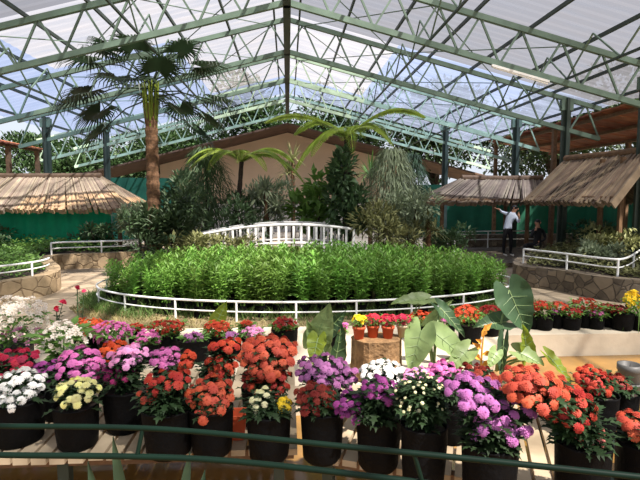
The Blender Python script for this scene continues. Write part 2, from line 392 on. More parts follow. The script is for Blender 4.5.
def post(x, y, z1, label):
    t = thing('steel_post', label, 'post', (x, y, 0), 'roof posts')
    a = MB(); a.box((0, 0, z1/2), (.26, .08, z1)); a.box((0, -.08, z1/2), (.08, .1, z1)); a.box((0, .08, z1/2), (.08, .1, z1)); a.build('shaft', M['steel_dark'], t)
    a = MB(); a.box((0, 0, .03), (.4, .4, .06)); a.build('base_plate', M['steel_dark'], t)
    a = MB(); a.box((0, 0, z1-.2), (.36, .14, .3)); a.build('cap_plate', M['steel'], t)
post(X(47, 18.2, 150), 18.2, top_z(8.75), 'dark steel post rising behind the ridge of the pale thatched shelter')
post(X(566, 14.6, 120), 14.6, top_z(8.15), 'dark steel post rising behind the larger dark thatched roof')
post(X(516, 18.2, 140), 18.2, top_z(8.2), 'dark steel post where the two dark thatched roofs meet')
post(X(643, 11.5, 140), 11.5, top_z(8.3), 'dark steel post nearest the viewer, cut by the picture edge')
post(-7.6, 21.8, top_z(7.6), 'dark steel post beside the end of the pale thatched roof')
post(6.9, 21.8, top_z(6.9), 'dark steel post behind the low thatched roof far end')
# fluorescent tube on the first truss
t = thing('fluorescent_lamp', 'white fluorescent tube lamp fixed under the nearest truss', 'lamp')
x0, x1 = 4.45, 5.75
a = MB(); a.bar((x0, 10.93, top_z(x0)-DEPTH-.1), (x1, 10.93, top_z(x1)-DEPTH-.1), .07, .05); a.build('housing', M['white_paint'], t)
a = MB(); a.tube([(x0+.03, 10.92, top_z(x0)-DEPTH-.145), (x1-.03, 10.92, top_z(x1)-DEPTH-.145)], .018, 8); a.build('tube', M['white_paint'], t)

# opaque lean-to roof over the beige wall behind the hall
for s in (-1, 1):
    a = MB(); q = [(s*.0, 26.0, 5.7), (s*10.5, 26.0, 3.05), (s*10.5, 30.5, 3.05), (s*.0, 30.5, 5.7)]
    a.add(q + [(x, y, z+.08) for x, y, z in q], [(0,1,2,3), (7,6,5,4), (0,4,5,1), (1,5,6,2), (2,6,7,3), (3,7,4,0)])
    struct(a.build('ceiling_back_roof', M['roof_dark']))
# awnings outside the roof edge
def awning(label, side, y0, y1, xin, zin, xout, zout, m):
    t = thing('awning_roof', label, 'awning', (0, 0, 0))
    a = MB(); n = 26
    for i in range(n):
        ya = y0+(y1-y0)*i/n; yb = y0+(y1-y0)*(i+.96)/n; dz = .02*(i % 2)
        vs = [(side*xin, ya, zin+dz), (side*xout, ya, zout+dz), (side*xout, yb, zout+dz), (side*xin, yb, zin+dz)]
        a.add(vs + [(x, y, z+.05) for x, y, z in vs], [(0,1,2,3), (7,6,5,4), (0,4,5,1), (1,5,6,2), (2,6,7,3), (3,7,4,0)])
    a.build('board_panel', m, t)
    for k in range(3):
        f = .08+.42*k; xx = xin+(xout-xin)*f; zz = zin+(zout-zin)*f
        a = MB(); a.bar((side*xx, y0, zz-.06), (side*xx, y1, zz-.06), .1); a.build('rafter', M['wood'], t)
    for k, yq in enumerate((y0+.4, (y0+y1)/2, y1-.4)):
        for xx, zz in ((xin+.2, zin), (xout-.2, zout)):
            a = MB(); a.bar((side*xx, yq, 0), (side*xx, yq, zz-.05), .14); a.build('post', M['wood'], t)
awning('red brown boarded awning beyond the dark thatched shelters', 1, 12.2, 23.2, 9.4, 4.55, 12.6, 4.05, M['red_wood'])
awning('sunlit red boarded awning behind the pale thatched shelter', -1, 16.5, 21.5, 9.9, 3.9, 12.8, 4.5, M['red_wood'])

# ------------------------------------------------------------------ thatched shelters
RT = random.Random(11)
def thatch_hut(label, eaves, ridge, ze, zr, m, zp=0.0, inset=.07, gable=False):
    """eaves: 4 corners counter-clockwise from above; ridge: 2 points; slopes e0-e1 / e2-e3 are the long ones"""
    t = thing('thatched_shelter', label, 'shelter', (0, 0, 0))
    e = [V((x, y, ze)) for x, y in eaves]; r = [V((x, y, zr)) for x, y in ridge]
    a = MB()
    def slope(p, q, c, d):
        L = (q-p).length; n = max(14, int(L/.06))
        nn = (q-p).cross(c-p).normalized()
        if nn.z < 0: nn = -nn
        for i in range(n):
            u0, u1 = i/n, (i+1.15)/n
            off = nn*RT.uniform(0, .05); ext = 1 + RT.uniform(-.01, .06)
            T0, T1 = c.lerp(d, min(1, u0)), c.lerp(d, min(1, u1)); B0, B1 = p.lerp(q, u0), p.lerp(q, min(1, u1))
            B0 = T0 + (B0-T0)*ext; B1 = T1 + (B1-T1)*ext
            sk = (q-p).normalized()*RT.uniform(-.05, .05); B0 = B0+sk; B1 = B1+sk
            top = [T0+off, T1+off, B1+off, B0+off]; bot = [x - nn*.12 - off for x in top]
            a.add(top+bot, [(0,1,2,3), (7,6,5,4), (0,4,5,1), (1,5,6,2), (2,6,7,3), (3,7,4,0)])
    slope(e[0], e[1], r[0], r[1]); slope(e[2], e[3], r[1], r[0]); gable or slope(e[1], e[2], r[1], r[1]); slope(e[3], e[0], r[0], r[0])
    a.build('thatch', m, t)
    a = MB(); a.tube([r[0]+V((0,0,.04)), r[0].lerp(r[1], .5)+V((0,0,.02)), r[1]+V((0,0,.04))], .1, 10); a.build('ridge_roll', M['wood'], t)
    for i in range(4):
        p, q = e[i], e[(i+1) % 4]
        c = sum(e, V())/4
        p = p.lerp(c, .07)+V((0,0,.06)); q = q.lerp(c, .07)+V((0,0,.06))
        if not (gable and i == 1):
            a = MB(); a.tube([p, q], .05, 8); a.build('eave_pole', M['wood'], t)
        p = p.lerp(c, inset-.07)+V((0,0,(zr-ze)*max(0, inset-.1)*1.2)); a = MB(); a.tube([(p.x, p.y, zp), p], .07, 8); a.build('post', M['wood'], t)
    return t
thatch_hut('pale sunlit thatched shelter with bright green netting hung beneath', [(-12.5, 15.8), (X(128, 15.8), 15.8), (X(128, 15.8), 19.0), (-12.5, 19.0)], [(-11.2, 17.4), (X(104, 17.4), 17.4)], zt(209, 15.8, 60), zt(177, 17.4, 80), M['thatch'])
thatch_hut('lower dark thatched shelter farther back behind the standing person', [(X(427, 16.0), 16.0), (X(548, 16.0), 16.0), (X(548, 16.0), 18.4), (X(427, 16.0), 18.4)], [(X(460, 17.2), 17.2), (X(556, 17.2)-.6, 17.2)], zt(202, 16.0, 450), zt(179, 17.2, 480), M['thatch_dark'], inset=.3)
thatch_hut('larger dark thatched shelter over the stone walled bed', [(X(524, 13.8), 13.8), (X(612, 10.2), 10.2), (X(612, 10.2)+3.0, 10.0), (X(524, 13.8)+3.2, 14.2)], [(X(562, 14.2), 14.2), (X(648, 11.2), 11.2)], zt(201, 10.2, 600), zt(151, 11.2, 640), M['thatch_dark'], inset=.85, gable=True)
def net_cloth(label, a_, b_, z0, z1, m):
    o = netwall('shade_net', a_, b_, z0, z1, m, 60); return tag(o, label, 'netting')
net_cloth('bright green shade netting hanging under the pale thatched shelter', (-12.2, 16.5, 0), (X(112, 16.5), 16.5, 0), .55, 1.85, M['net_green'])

# ------------------------------------------------------------------ raised beds, stone walls
LW = smooth([gr(-60, 314, 0), gr(0, 303, 0), gr(44, 294, 0), gr(54, 286, 0), gr(46, 274, 0), gr(60, 269, 0), gr(125, 266, 0), gr(140, 262, 0)], 8)
def low_wall(name, path, h, m): return struct(wall_ribbon(name, [(p.x, p.y) for p in path], 0, h, .3, m))
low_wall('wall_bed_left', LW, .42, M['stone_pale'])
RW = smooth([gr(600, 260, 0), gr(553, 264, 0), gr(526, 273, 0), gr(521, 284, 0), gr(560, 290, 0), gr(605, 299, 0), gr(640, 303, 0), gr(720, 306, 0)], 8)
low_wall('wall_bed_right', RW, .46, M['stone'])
def poly_slab(name, pts, z, m):
    g = MB(); k = len(pts)
    g.add([(p[0], p[1], z) for p in pts] + [(p[0], p[1], 0) for p in pts], [tuple(range(k))] + [(i, i+k, (i+1) % k+k, (i+1) % k) for i in range(k)])
    return struct(g.build(name, m))
LB = [(p.x, p.y) for p in LW] + [(-4.4, 17.5), (-12.0, 17.5), (-12.0, 7.0)]
poly_slab('bed_ground_left', LB, .38, M['soil'])
RB = [(p.x, p.y) for p in RW] + [(12.0, 9.5), (12.0, 14.8), (8.3, 14.8)]
poly_slab('bed_ground_right', RB, .40, M['soil'])
SZ = .13
poly_slab('floor_step', [(5.0, 13.9), (8.2, 13.9), (9.4, 18.2), (5.0, 18.2)], SZ, M['stone'])
# stone sill along the far side of the stepped floor and under the left net
struct(wall_ribbon('wall_sill_left', [(-12.2, 17.5), (-6.0, 17.5)], 0, .72, .25, M['stone_pale']))
struct(wall_ribbon('wall_sill_back', [(5.3, 19.2), (11.5, 19.2)], 0, .55, .3, M['stone']))

# ------------------------------------------------------------------ white railings
def railing(label, path, zb, h, step, closed=False, mid=True, r=.022):
    path = [V((p[0], p[1], zb)) for p in path]
    t = thing('white_railing', label, 'railing', (0, 0, 0))
    P = path + [path[0]] if closed else path
    a = MB(); a.tube([p+V((0,0,h)) for p in P], r, 8, not closed); a.build('top_rail', M['white_paint'], t, True)
    if mid:
        a = MB(); a.tube([p+V((0,0,h*.52)) for p in P], r*.7, 8, not closed); a.build('lower_rail', M['white_paint'], t, True)
    acc = step; last = P[0]
    for i, p in enumerate(P):
        acc += (p-last).length; last = p
        if acc >= step and not (closed and i > len(P)-4):
            acc = 0; a = MB(); a.tube([p, p+V((0,0,h))], r, 8); a.build('post', M['white_paint'], t)
    return t
railing('white two bar railing looping around the oval flower bed', [(ECX + EA*math.cos(2*PI*j/160), ECY + EB*math.sin(2*PI*j/160)) for j in range(160)], .04, .34, .92, True, r=.018)
k = len(LW)
railing('white railing on the curved pale stone wall near the path', [(p.x-.05, p.y) for p in LW[:22]], .42, .28, .8, r=.02)
railing('white railing in front of the pale thatched shelter', [(p.x, p.y) for p in LW[38:]], .42, .33, 1.15, r=.024)
RR = smooth([gr(522, 283, 0), gr(560, 290, 0), gr(605, 299, 0), gr(624, 298, 0), gr(640, 284, 0), gr(655, 274, 0)], 8)
railing('white railing along the dark stone bed wall', [(p.x+.05, p.y+.08) for p in RR], .46, .34, 1.1, r=.022)
railing('white railing behind the standing person', [(5.2, 15.3), (5.4, 17.0), (6.0, 17.7), (7.4, 18.05), (9.2, 18.1)], SZ, .62, 1.3, r=.024)

# footbridge
t = thing('white_footbridge', 'arched white footbridge with slatted railings behind the oval bed', 'bridge', (0, 0, 0))
def arch(u): return .30 + .45*(1-((u-.65)/.65)**2) if u < .65 else .75 - .13*((u-.65)/.35)**2
YB1, YB2 = 13.0, 14.1; XB0, XB1 = -3.0, 1.72
a = MB(); n = 24
for i in range(n):
    u0, u1 = i/n, (i+1)/n
    p = [(XB0+(XB1-XB0)*u0, YB1, arch(u0)-.12), (XB0+(XB1-XB0)*u1, YB1, arch(u1)-.12), (XB0+(XB1-XB0)*u1, YB2, arch(u1)-.12), (XB0+(XB1-XB0)*u0, YB2, arch(u0)-.12)]
    a.add(p + [(x, y, z-.1) for x, y, z in p], [(0,1,2,3), (7,6,5,4), (0,4,5,1), (2,6,7,3)])
a.build('deck', M['wood'], t)
for yb in (YB1, YB2):
    for zo in (.56, .08):
        a = MB(); a.tube([(XB0+(XB1-XB0)*i/24, yb, arch(i/24)+zo) for i in range(25)], .035, 8); a.build('handrail' if zo > .3 else 'foot_rail', M['white_paint'], t, True)
    for i in range(25):
        u = i/24; a = MB(); x = XB0+(XB1-XB0)*u; a.box((x, yb, arch(u)+.22), (.055, .035, .7)); a.build('baluster', M['white_paint'], t)
for xx in (XB0+.1, XB1-.1, -.55):
    for yb in (YB1+.05, YB2-.05):
        u = (xx-XB0)/(XB1-XB0); a = MB(); a.box((xx, yb, (arch(u)-.15)/2), (.12, .12, arch(u)-.15)); a.build('pier', M['wood'], t)

# ------------------------------------------------------------------ bedding plants in the oval bed
RB_ = random.Random(3)
def bed_plant_mesh(R):
    a = MB()
    for s in range(8):
        az = R.uniform(0, 2*PI); lean = R.uniform(.02, .17); H = R.uniform(.62, .84)
        b0 = V((math.cos(az), math.sin(az), 0))*R.uniform(.02, .06)
        top = b0 + V((math.cos(az)*lean, math.sin(az)*lean, H))
        a.tube([b0, b0.lerp(top, .5)+V((0,0,.02)), top], [.006, .005, .003], 4, False)
        nl = 24
        for i in range(nl):
            f = .2+.8*(i/nl); p = b0.lerp(top, f); th = i*2.4+R.uniform(-.4, .4)
            d = V((math.cos(th), math.sin(th), R.uniform(-.1, .75) + (.8 if f > .9 else 0)))
            a.leaf(p, d, V((0,0,1)) + rv(R, .3), R.uniform(.10, .165), R.uniform(.034, .052))
    me = bpy.data.meshes.new('foliage'); me.from_pydata(a.v, [], a.f); me.materials.append(M['leaf_bed']); return me
BP = [bed_plant_mesh(RB_) for _ in range(5)]
a = MB(); a.lathe([(.085, 0), (.095, .1), (.1, .2), (.105, .205), (.1, .19), (.02, .18)], 14)
bagme = bpy.data.meshes.new('grow_bag'); bagme.from_pydata(a.v, [], a.f); bagme.materials.append(M['pot'])
sp = .335; row = 0; y = ECY - 1.72
while y < ECY + 1.85:
    ww = (EA-.25)*math.sqrt(max(0, 1-((y-ECY)/1.98)**2)); x = ECX - ww + (row % 2)*sp/2
    while x <= ECX + ww:
        t = thing('bedding_plant', 'leafy green bedding plant among the many in the railed oval bed', 'plant', (x+RB_.uniform(-.04, .04), y+RB_.uniform(-.04, .04), .06), 'green bedding plants in the oval bed', RB_.uniform(0, 6.28))
        s = RB_.uniform(.86, 1.1)*(1.0 - .26*(((x-ECX)/EA)**2 + .4*max(0, (y-ECY)/EB)**2))
        mesh_obj('foliage', RB_.choice(BP), t, (0, 0, .13), (0, 0, 0), (s, s, s)); mesh_obj('grow_bag', bagme, t)
        x += sp
    y += sp*.9; row += 1

def grass(name, label, spots, n, h, m, seed, wd=.008):
    R = random.Random(seed); a = MB()
    for _ in range(n):
        p = spots(R); hh = h*R.uniform(.5, 1.2); d = V((R.uniform(-.6, .6), R.uniform(-.6, .6), 1)).normalized(); x = V((R.uniform(-1, 1), R.uniform(-1, 1), 0)).normalized()*wd
        q = p + d*hh*.55; e = p + V((d.x*1.7, d.y*1.7, d.z*.9))*hh
        a.add([p-x, p+x, q+x*.7, q-x*.7, e], [(0,1,2,3), (3,2,4)])
    o = a.build(name, m); return stuff(o, label, 'grass')
def ring_spot(r0, r1, a0, a1, z):
    def f(R):
        th = R.uniform(a0, a1); s = R.uniform(r0, r1); return V((ECX + (EA+s)*math.cos(th), ECY + (EB+s)*math.sin(th), z))
    return f
grass('bed_grass', 'green grass between the oval railing and the bedding plants', ring_spot(-.55, -.05, 0, 2*PI, .05), 5200, .26, M['grass'], 1)
grass('edge_grass', 'dark green grass spilling outside the oval railing', ring_spot(.0, .3, PI*.8, PI*1.28, .03), 1500, .22, M['grass'], 2)
grass('dry_grass', 'dry straw coloured grass strip between oval railing and potted flowers', ring_spot(.03, .5, PI*1.1, PI*1.9, .05), 4500, .09, M['dry_grass'], 4, .007)

# ------------------------------------------------------------------ ground cover in the side beds
def inpoly(x, y, P):
    c = False; j = len(P)-1
    for i in range(len(P)):
        if (P[i][1] > y) != (P[j][1] > y) and x < (P[j][0]-P[i][0])*(y-P[i][1])/(P[j][1]-P[i][1])+P[i][0]: c = not c
        j = i
    return c
def ground_cover(name, label, P, n, z, h, m, seed, L, x0, x1, y0, y1, inset=0.2):
    R = random.Random(seed); a = MB(); k = 0
    while k < n:
        x, y = R.uniform(x0, x1), R.uniform(y0, y1)
        if not (inpoly(x, y, P) and inpoly(x+inset, y, P) and inpoly(x-inset, y, P) and inpoly(x, y-inset, P)): continue
        k += 1
        hh = h*(.55+.45*math.sin(x*2.3+1)*math.cos(y*1.9))+.05
        th = R.uniform(0, 6.28); d = V((math.cos(th), math.sin(th), R.uniform(-.2, .9)))
        a.leaf(V((x, y, z + hh*R.uniform(.1, 1))), d, V((0,0,1))+rv(R, .5), L*R.uniform(.7, 1.3), L*.42)
    o = a.build(name, m); return stuff(o, label, 'ground cover')
ground_cover('ground_cover_foliage', 'low bright green ground cover filling the pale stone bed', LB, 11000, .38, .42, M['leaf_lush'], 7, .13, -11, -3.4, 7.2, 16.6)
ground_cover('ground_cover_foliage', 'dull brownish ground cover inside the dark stone walled bed', RB, 5000, .40, .5, M['leaf_olive'], 8, .14, 5.5, 11.5, 9, 14.7)

# ------------------------------------------------------------------ shrubs and trees in the middle distance
def foliage_blob(a, R, c, r, n, L, W, droop=0.0, shell=.5):
    for _ in range(n):
        u = V((R.gauss(0, 1), R.gauss(0, 1), R.gauss(0, 1))).normalized(); s = shell + (1-shell)*R.random()
        p = V(c) + V((u.x*r[0]*s, u.y*r[1]*s, u.z*r[2]*s))
        d = (u + rv(R, .7) + V((0,0,.25-droop))).normalized()
        a.leaf(p, d, V((0,0,1))+u*.4+rv(R, .3), L*R.uniform(.7, 1.3), W*R.uniform(.8, 1.2))
def shrub(name, label, x, y, z0, w, h, m, n=900, L=.16, W=.07, seed=0, droop=0, blobs=7, trunk=None, stems=4, group=None):
    R = random.Random(seed*13+7); t = thing(name, label, 'shrub' if 'tree' not in name else 'tree', (x, y, z0), group)
    a = MB(); B = []
    hb = h*.25 if trunk is None else trunk
    for i in range(blobs):
        th = i*2.4; rr = w*.28*math.sqrt(i/blobs)*1.6; zz = hb + (h-hb)*(.2+.65*R.random())
        f = 1 - .45*abs((zz-hb)/(h-hb)-.4)
        c = V((rr*math.cos(th), rr*math.sin(th), zz)); B.append(c)
        foliage_blob(a, R, c, (w*.3*f, w*.3*f, (h-hb)*.26), n//blobs, L, W, droop)
    a.build('foliage', m, t)
    b = MB()
    if trunk is None:
        for i in range(stems): b.tube([(R.uniform(-.06, .06), R.uniform(-.06, .06), 0), B[i % blobs]*.5+V((0,0,.05)), B[i % blobs]], [.03, .022, .01], 6)
        b.build('stem', M['bark_dark'], t)
    else:
        b.tube([(0,0,0), (.04*w, 0, trunk*.6), (0, 0, trunk*1.15)], [w*.055+.03, w*.045+.02, w*.03+.02], 9)
        for c in B[:5]: b.tube([(0, 0, trunk), c*.6+V((0,0,trunk*.3)), c], [w*.03+.01, w*.02+.01, .015], 6)
        b.build('trunk', M['bark_dark'], t)
    return t
def drooper(name, label, x, y, z0, w, h, m, n=1800, seed=0, L=.34, W=.03, cat='tree', z_low=.1):
    """column of hanging fine twigs on a slim trunk"""
    R = random.Random(seed*17+3); t = thing(name, label, cat, (x, y, z0)); a = MB()
    for _ in range(n):
        f = R.random()**.75; z = h*(z_low+(1-z_low)*f); rad = w*.5*(math.sin(PI*min(1, (1-f)*.9+.08))**.8); th = R.uniform(0, 6.28); s = math.sqrt(R.random())
        p = V((rad*s*math.cos(th), rad*s*math.sin(th), z))
        d = V((math.cos(th)*.5, math.sin(th)*.5, -R.uniform(.3, 1.2))) + rv(R, .25)
        a.leaf(p, d, V((math.cos(th), math.sin(th), .4)), L*R.uniform(.6, 1.3), W)
    a.build('foliage', m, t)
    b = MB(); b.tube([(0,0,0), (.03, 0, h*.5), (0, 0, h*.95)], [.06+.02*w, .05, .02], 8); b.build('trunk', M['bark_dark'], t)
    return t
def rosette(name, label, x, y, z0, trunk_h, R_, n, W, m, seed=0, cat='plant', trunkm='bark', heads=1):
    R = random.Random(seed*5+1); t = thing(name, label, cat, (x, y, z0)); a = MB()
    for hd in range(heads):
        o = V((0, 0, trunk_h)) if hd == 0 else V((R.uniform(-.4, .4), R.uniform(-.3, .3), trunk_h*R.uniform(.55, .9)))
        for i in range(n):
            th = i*2.4; el = R.uniform(-.35, 1.35); d = V((math.cos(th)*math.cos(el), math.sin(th)*math.cos(el), math.sin(el)))
            L = R_*R.uniform(.75, 1.1); x_ = d.cross(V((0,0,1))); x_ = (x_.normalized() if x_.length > .05 else V((1,0,0)))*W
            q = o + d*L*.5; e = o + d*L*.95 - V((0,0,L*.25*math.cos(el)))
            a.add([o-x_*.4, o+x_*.4, q+x_, q-x_, e], [(0,1,2,3), (3,2,4)])
    a.build('leaf_rosette', m, t)
    b = MB(); b.tube([(0,0,0), (.02, 0, trunk_h*.5), (0, 0, trunk_h)], [.09, .07, .05], 8); b.build('trunk', M[trunkm], t)
    return t


# fan palm
RPm = random.Random(21)
PY = 13.0; pxx = X(155, PY)
t = thing('fan_palm', 'tall fan palm with shaggy brown trunk reaching up among the trusses', 'palm', (pxx, PY, 0))
zc = zt(104, PY, 155)
a = MB(); prof = []
for i in range(40):
    f = i/39; prof.append((.17 - .03*f + .018*(i % 2), zc*f))
a.lathe(prof, 14); a.build('trunk', M['bark'], t)
a = MB()
for i in range(12):
    th = i*2.4; a.tube([V((.1*math.cos(th), .1*math.sin(th), zc-.75+.04*i)), V((.15*math.cos(th), .15*math.sin(th), zc-.2)), V((.2*math.cos(th), .2*math.sin(th), zc+.55))], [.04, .032, .016], 6)
a.build('leaf_sheath', M['calad_lime'], t)
def fan(R, base, d, Lp, r, droop):
    a = MB(); tip = base + d*Lp - V((0,0,droop*.4))
    mid = base + d*Lp*.5 + V((0,0,.05))
    a.tube([base, mid, tip], [.022, .016, .011], 5)
    ax = (tip-mid).normalized(); side = ax.cross(V((0,0,1))); side = side.normalized() if side.length > .1 else V((1,0,0)); nn = side.cross(ax)
    ns = 34
    for i in range(ns):
        ph = (i/(ns-1)-.5)*2*2.35; dd = (ax*math.cos(ph) + side*math.sin(ph) + nn*.18).normalized()
        L = r*(.72+.28*math.cos(ph*.6))*R.uniform(.9, 1.08); wv = dd.cross(nn).normalized()*.03
        p1 = tip + dd*L*.55; p2 = tip + dd*L*.85 - V((0,0,L*.14)); p3 = tip + dd*L - V((0,0,L*R.uniform(.3, .5)))
        a.add([tip, p1+wv, p1-wv, p2+wv*.55, p2-wv*.55, p3], [(0,1,2), (2,1,3,4), (4,3,5)])
    return a
FANS = [(178, .05, 1.75, .85), (200, -.12, 1.8, .85), (165, -.35, 1.7, .85), (190, -.5, 1.5, .8), (215, .3, 1.6, .85), (150, .35, 1.6, .85), (2, .1, 1.75, .85), (-18, -.1, 1.8, .85), (15, -.35, 1.6, .8), (-8, .4, 1.6, .85), (25, .5, 1.5, .8),
        (60, 1.0, 1.2, .8), (120, .9, 1.2, .8), (260, .75, 1.2, .8), (300, .9, 1.2, .8), (100, .3, 1.6, .8), (75, -.1, 1.5, .8), (330, .75, 1.4, .8), (205, .8, 1.4, .8), (350, -.5, 1.4, .75), (270, 0, 1.3, .75), (178, .65, 1.5, .8)]
for az, el, Lp, r in FANS:
    azr = math.radians(az + RPm.uniform(-6, 6)); d = V((math.cos(azr)*math.cos(el), math.sin(azr)*math.cos(el), math.sin(el)))
    fan(RPm, V((0, 0, zc+RPm.uniform(.0, .6))), d, Lp*.9, r*.92, .5).build('frond', M['leaf_palm'], t)

# tree ferns
def frond(R, base, az, L, rise, droop, m_w=.2):
    a = MB(); n = 22; pts = []
    dx, dy = math.cos(az), math.sin(az)
    for i in range(n+1):
        f = i/n; pts.append(V(base) + V((dx*L*f, dy*L*f, rise*L*math.sin(f*PI*.55) - droop*L*f*f*1.2)))
    a.tube(pts, [.014*(1-.8*i/n)+.003 for i in range(n+1)], 5)
    for i in range(1, n+1):
        for q in (0, .5):
            p = pts[i-1].lerp(pts[i], q); f = (i-1+q)/n; Lw = m_w*L*math.sin(PI*min(1, f*.93+.07))**.7+.02; ax = (pts[i]-pts[i-1]).normalized()
            sd_ = ax.cross(V((0,0,1))).normalized()
            for s in (-1, 1):
                d = sd_*s + ax*.45 - V((0,0,.22)); a.leaf(p, d, V((0,0,1)), Lw*R.uniform(.85, 1.1), .085*L*.55, .1)
    return a
def tree_fern(label, x, y, trunk_pts, fronds, mtr, r0=.07):
    R = random.Random(int(x*100)+77); t = thing('tree_fern', label, 'tree fern', (x, y, 0))
    a = MB(); tp = smooth(trunk_pts, 5); a.tube(tp, [r0*(1.15-.3*i/len(tp))*(1+.12*(i % 2)) for i in range(len(tp))], 9); a.build('trunk', mtr, t)
    top = V(trunk_pts[-1])
    for az, L, rise, dr in fronds: frond(R, top, math.radians(az), L, rise, dr).build('frond', M['leaf_fern'], t)
    return t
Y1 = 15.0
tree_fern('tree fern with curved slim trunk and arching yellow green fronds', X(236, Y1), Y1, [(0,0,0), (-.05, 0, 1.2), (.12, 0, 2.2), (.2, 0, zt(162, Y1))],
    [(180, 1.6, .5, .45), (205, 1.5, .45, .5), (150, 1.3, .5, .35), (0, 1.9, .38, .62), (-25, 1.5, .5, .55), (25, 1.7, .5, .4), (270, 1.3, .5, .5), (90, 1.2, .6, .4), (235, 1.4, .5, .6), (310, 1.2, .45, .6)], M['bark_dark'])
Y2 = 14.0
tree_fern('taller tree fern with wide flat fronds over the footbridge end', X(347, Y2), Y2, [(0,0,0), (.03, 0, 1.5), (-.02, 0, 2.6), (0, 0, zt(136, Y2))],
    [(178, 2.3, .42, .22), (8, 2.3, .52, .22), (200, 1.6, .3, .8), (35, 1.7, .5, .4), (145, 1.8, .5, .35), (270, 1.2, .35, .7), (325, 1.4, .45, .6), (90, 1.4, .5, .4), (225, 1.5, .35, .65), (60, 1.3, .55, .4)], M['bark_dark'], .1)
# climbing philodendron on that fern's trunk, and companions
def bl(name, label, px, Y, w, top, m, n, L, W, seed, **k): return shrub(name, label, X(px, Y, top), Y, 0, w, zt(top, Y, px), m, n, L, W, seed, **k)
bl('climber', 'dark climbing plant wrapped around the taller tree fern trunk', 346, 13.75, 1.0, 150, M['leaf_dark'], 900, .26, .14, 1, blobs=9)
bl('shrub', 'broad leaved dark shrub at the foot of the fan palm', 172, 12.9, 1.5, 190, M['leaf_dark'], 1600, .2, .08, 2)
bl('shrub', 'grey green leafy shrub between fan palm and pale thatched shelter', 140, 15.2, 1.1, 205, M['leaf_grey'], 1300, .2, .09, 3)
drooper('weeping_cypress', 'dark weeping cypress between fan palm and curved tree fern', X(207, 15.6), 15.6, 0, 1.7, zt(146, 15.6), M['leaf_dark'], 2600, 4)
rosette('yucca', 'grey green spiky yucca clump behind the footbridge middle', X(266, 14.9), 14.9, 0, zt(190, 14.9), .6, 46, .028, M['leaf_grey'], 5, heads=6)
rosette('yucca', 'pale spiky cordyline against the beige back wall', X(293, 17), 17, 0, zt(160, 17), .75, 40, .03, M['leaf_olive'], 6, heads=2)
bl('shrub', 'bright broad leaved shrub behind the footbridge beside the taller fern', 318, 14.9, 1.5, 176, M['leaf_lush'], 500, .34, .2, 7)
bl('shrub', 'dense grey green bush behind the footbridge between the ferns', 268, 15.7, 1.7, 178, M['leaf_grey'], 1500, .2, .06, 19)
bl('shrub', 'tall dark leafy shrub against the wall behind the fan palm trunk', 186, 17.5, 2.0, 176, M['leaf_dark'], 1500, .22, .09, 20)
bl('shrub', 'dark low shrub behind the footbridge beneath the curved fern', 238, 14.6, 1.6, 196, M['leaf_dark'], 900, .2, .08, 8)
drooper('weeping_conifer', 'tall brownish weeping conifer beside the taller tree fern', X(390, 14.6), 14.6, 0, 1.65, zt(146, 14.6), M['leaf_grey'], 3200, 9)
drooper('weeping_conifer', 'dark weeping conifer next to the low thatched shelter', X(410, 16.8), 16.8, 0, 1.2, zt(150, 16.5), M['leaf_dark'], 2400, 10)
bl('shrub', 'olive shrub at the footbridge end under the brown conifer', 384, 12.9, 1.5, 206, M['leaf_olive'], 1000, .2, .06, 11)
bl('shrub', 'grey leaved shrub beside the low thatched shelter eave', 412, 13.4, 1.3, 196, M['leaf_grey'], 900, .18, .07, 12)
rosette('cordyline', 'spiky brownish cordyline at the far edge of the oval bed', X(428, 13.2), 13.2, 0, zt(222, 13.2), .5, 42, .024, M['leaf_olive'], 13, heads=4)
bl('shrub', 'dark rounded shrub at the oval bed end near the stepped floor', 447, 13.6, 1.2, 224, M['leaf_dark'], 800, .16, .07, 14)
bl('shrub', 'olive mottled shrub in front of the footbridge start', 196, 12.45, 1.3, 232, M['leaf_olive'], 900, .17, .07, 15)
bl('shrub', 'mixed leafy shrub just before the footbridge balusters', 236, 12.4, 1.0, 238, M['leaf_olive'], 600, .16, .06, 16)
bl('shrub', 'dark shrub at the near end of the pale shelter railing', 147, 12.7, 1.2, 214, M['leaf_dark'], 900, .17, .07, 17)
rosette('dwarf_palm', 'small palm with arching leaves against the beige wall', X(370, 18), 18, 0, zt(176, 18), 1.1, 40, .03, M['leaf_lush'], 18)
def side_shrub(label, x, y, w, h, m, seed, z=.38): return shrub('shrub', label, x, y, z, w, h, m, 700, .16, .07, seed)
side_shrub('dark shrub under the pale thatched shelter eave corner', -6.0, 15.9, 1.3, .75, M['leaf_dark'], 31)
side_shrub('dark bushy shrub at the far edge of the ground cover bed', -9.2, 15.6, 1.6, .8, M['leaf_dark'], 32)
side_shrub('dim shrub beneath the larger dark thatched roof edge', 7.9, 11.6, 1.4, .85, M['leaf_olive'], 33, .4)
side_shrub('dim leafy shrub farther back under the larger thatched roof', 8.8, 13.6, 1.6, .9, M['leaf_dark'], 34, .4)
side_shrub('grey shrub trailing over the dark stone wall corner', 7.1, 10.9, .8, .5, M['leaf_grey'], 35, .4)

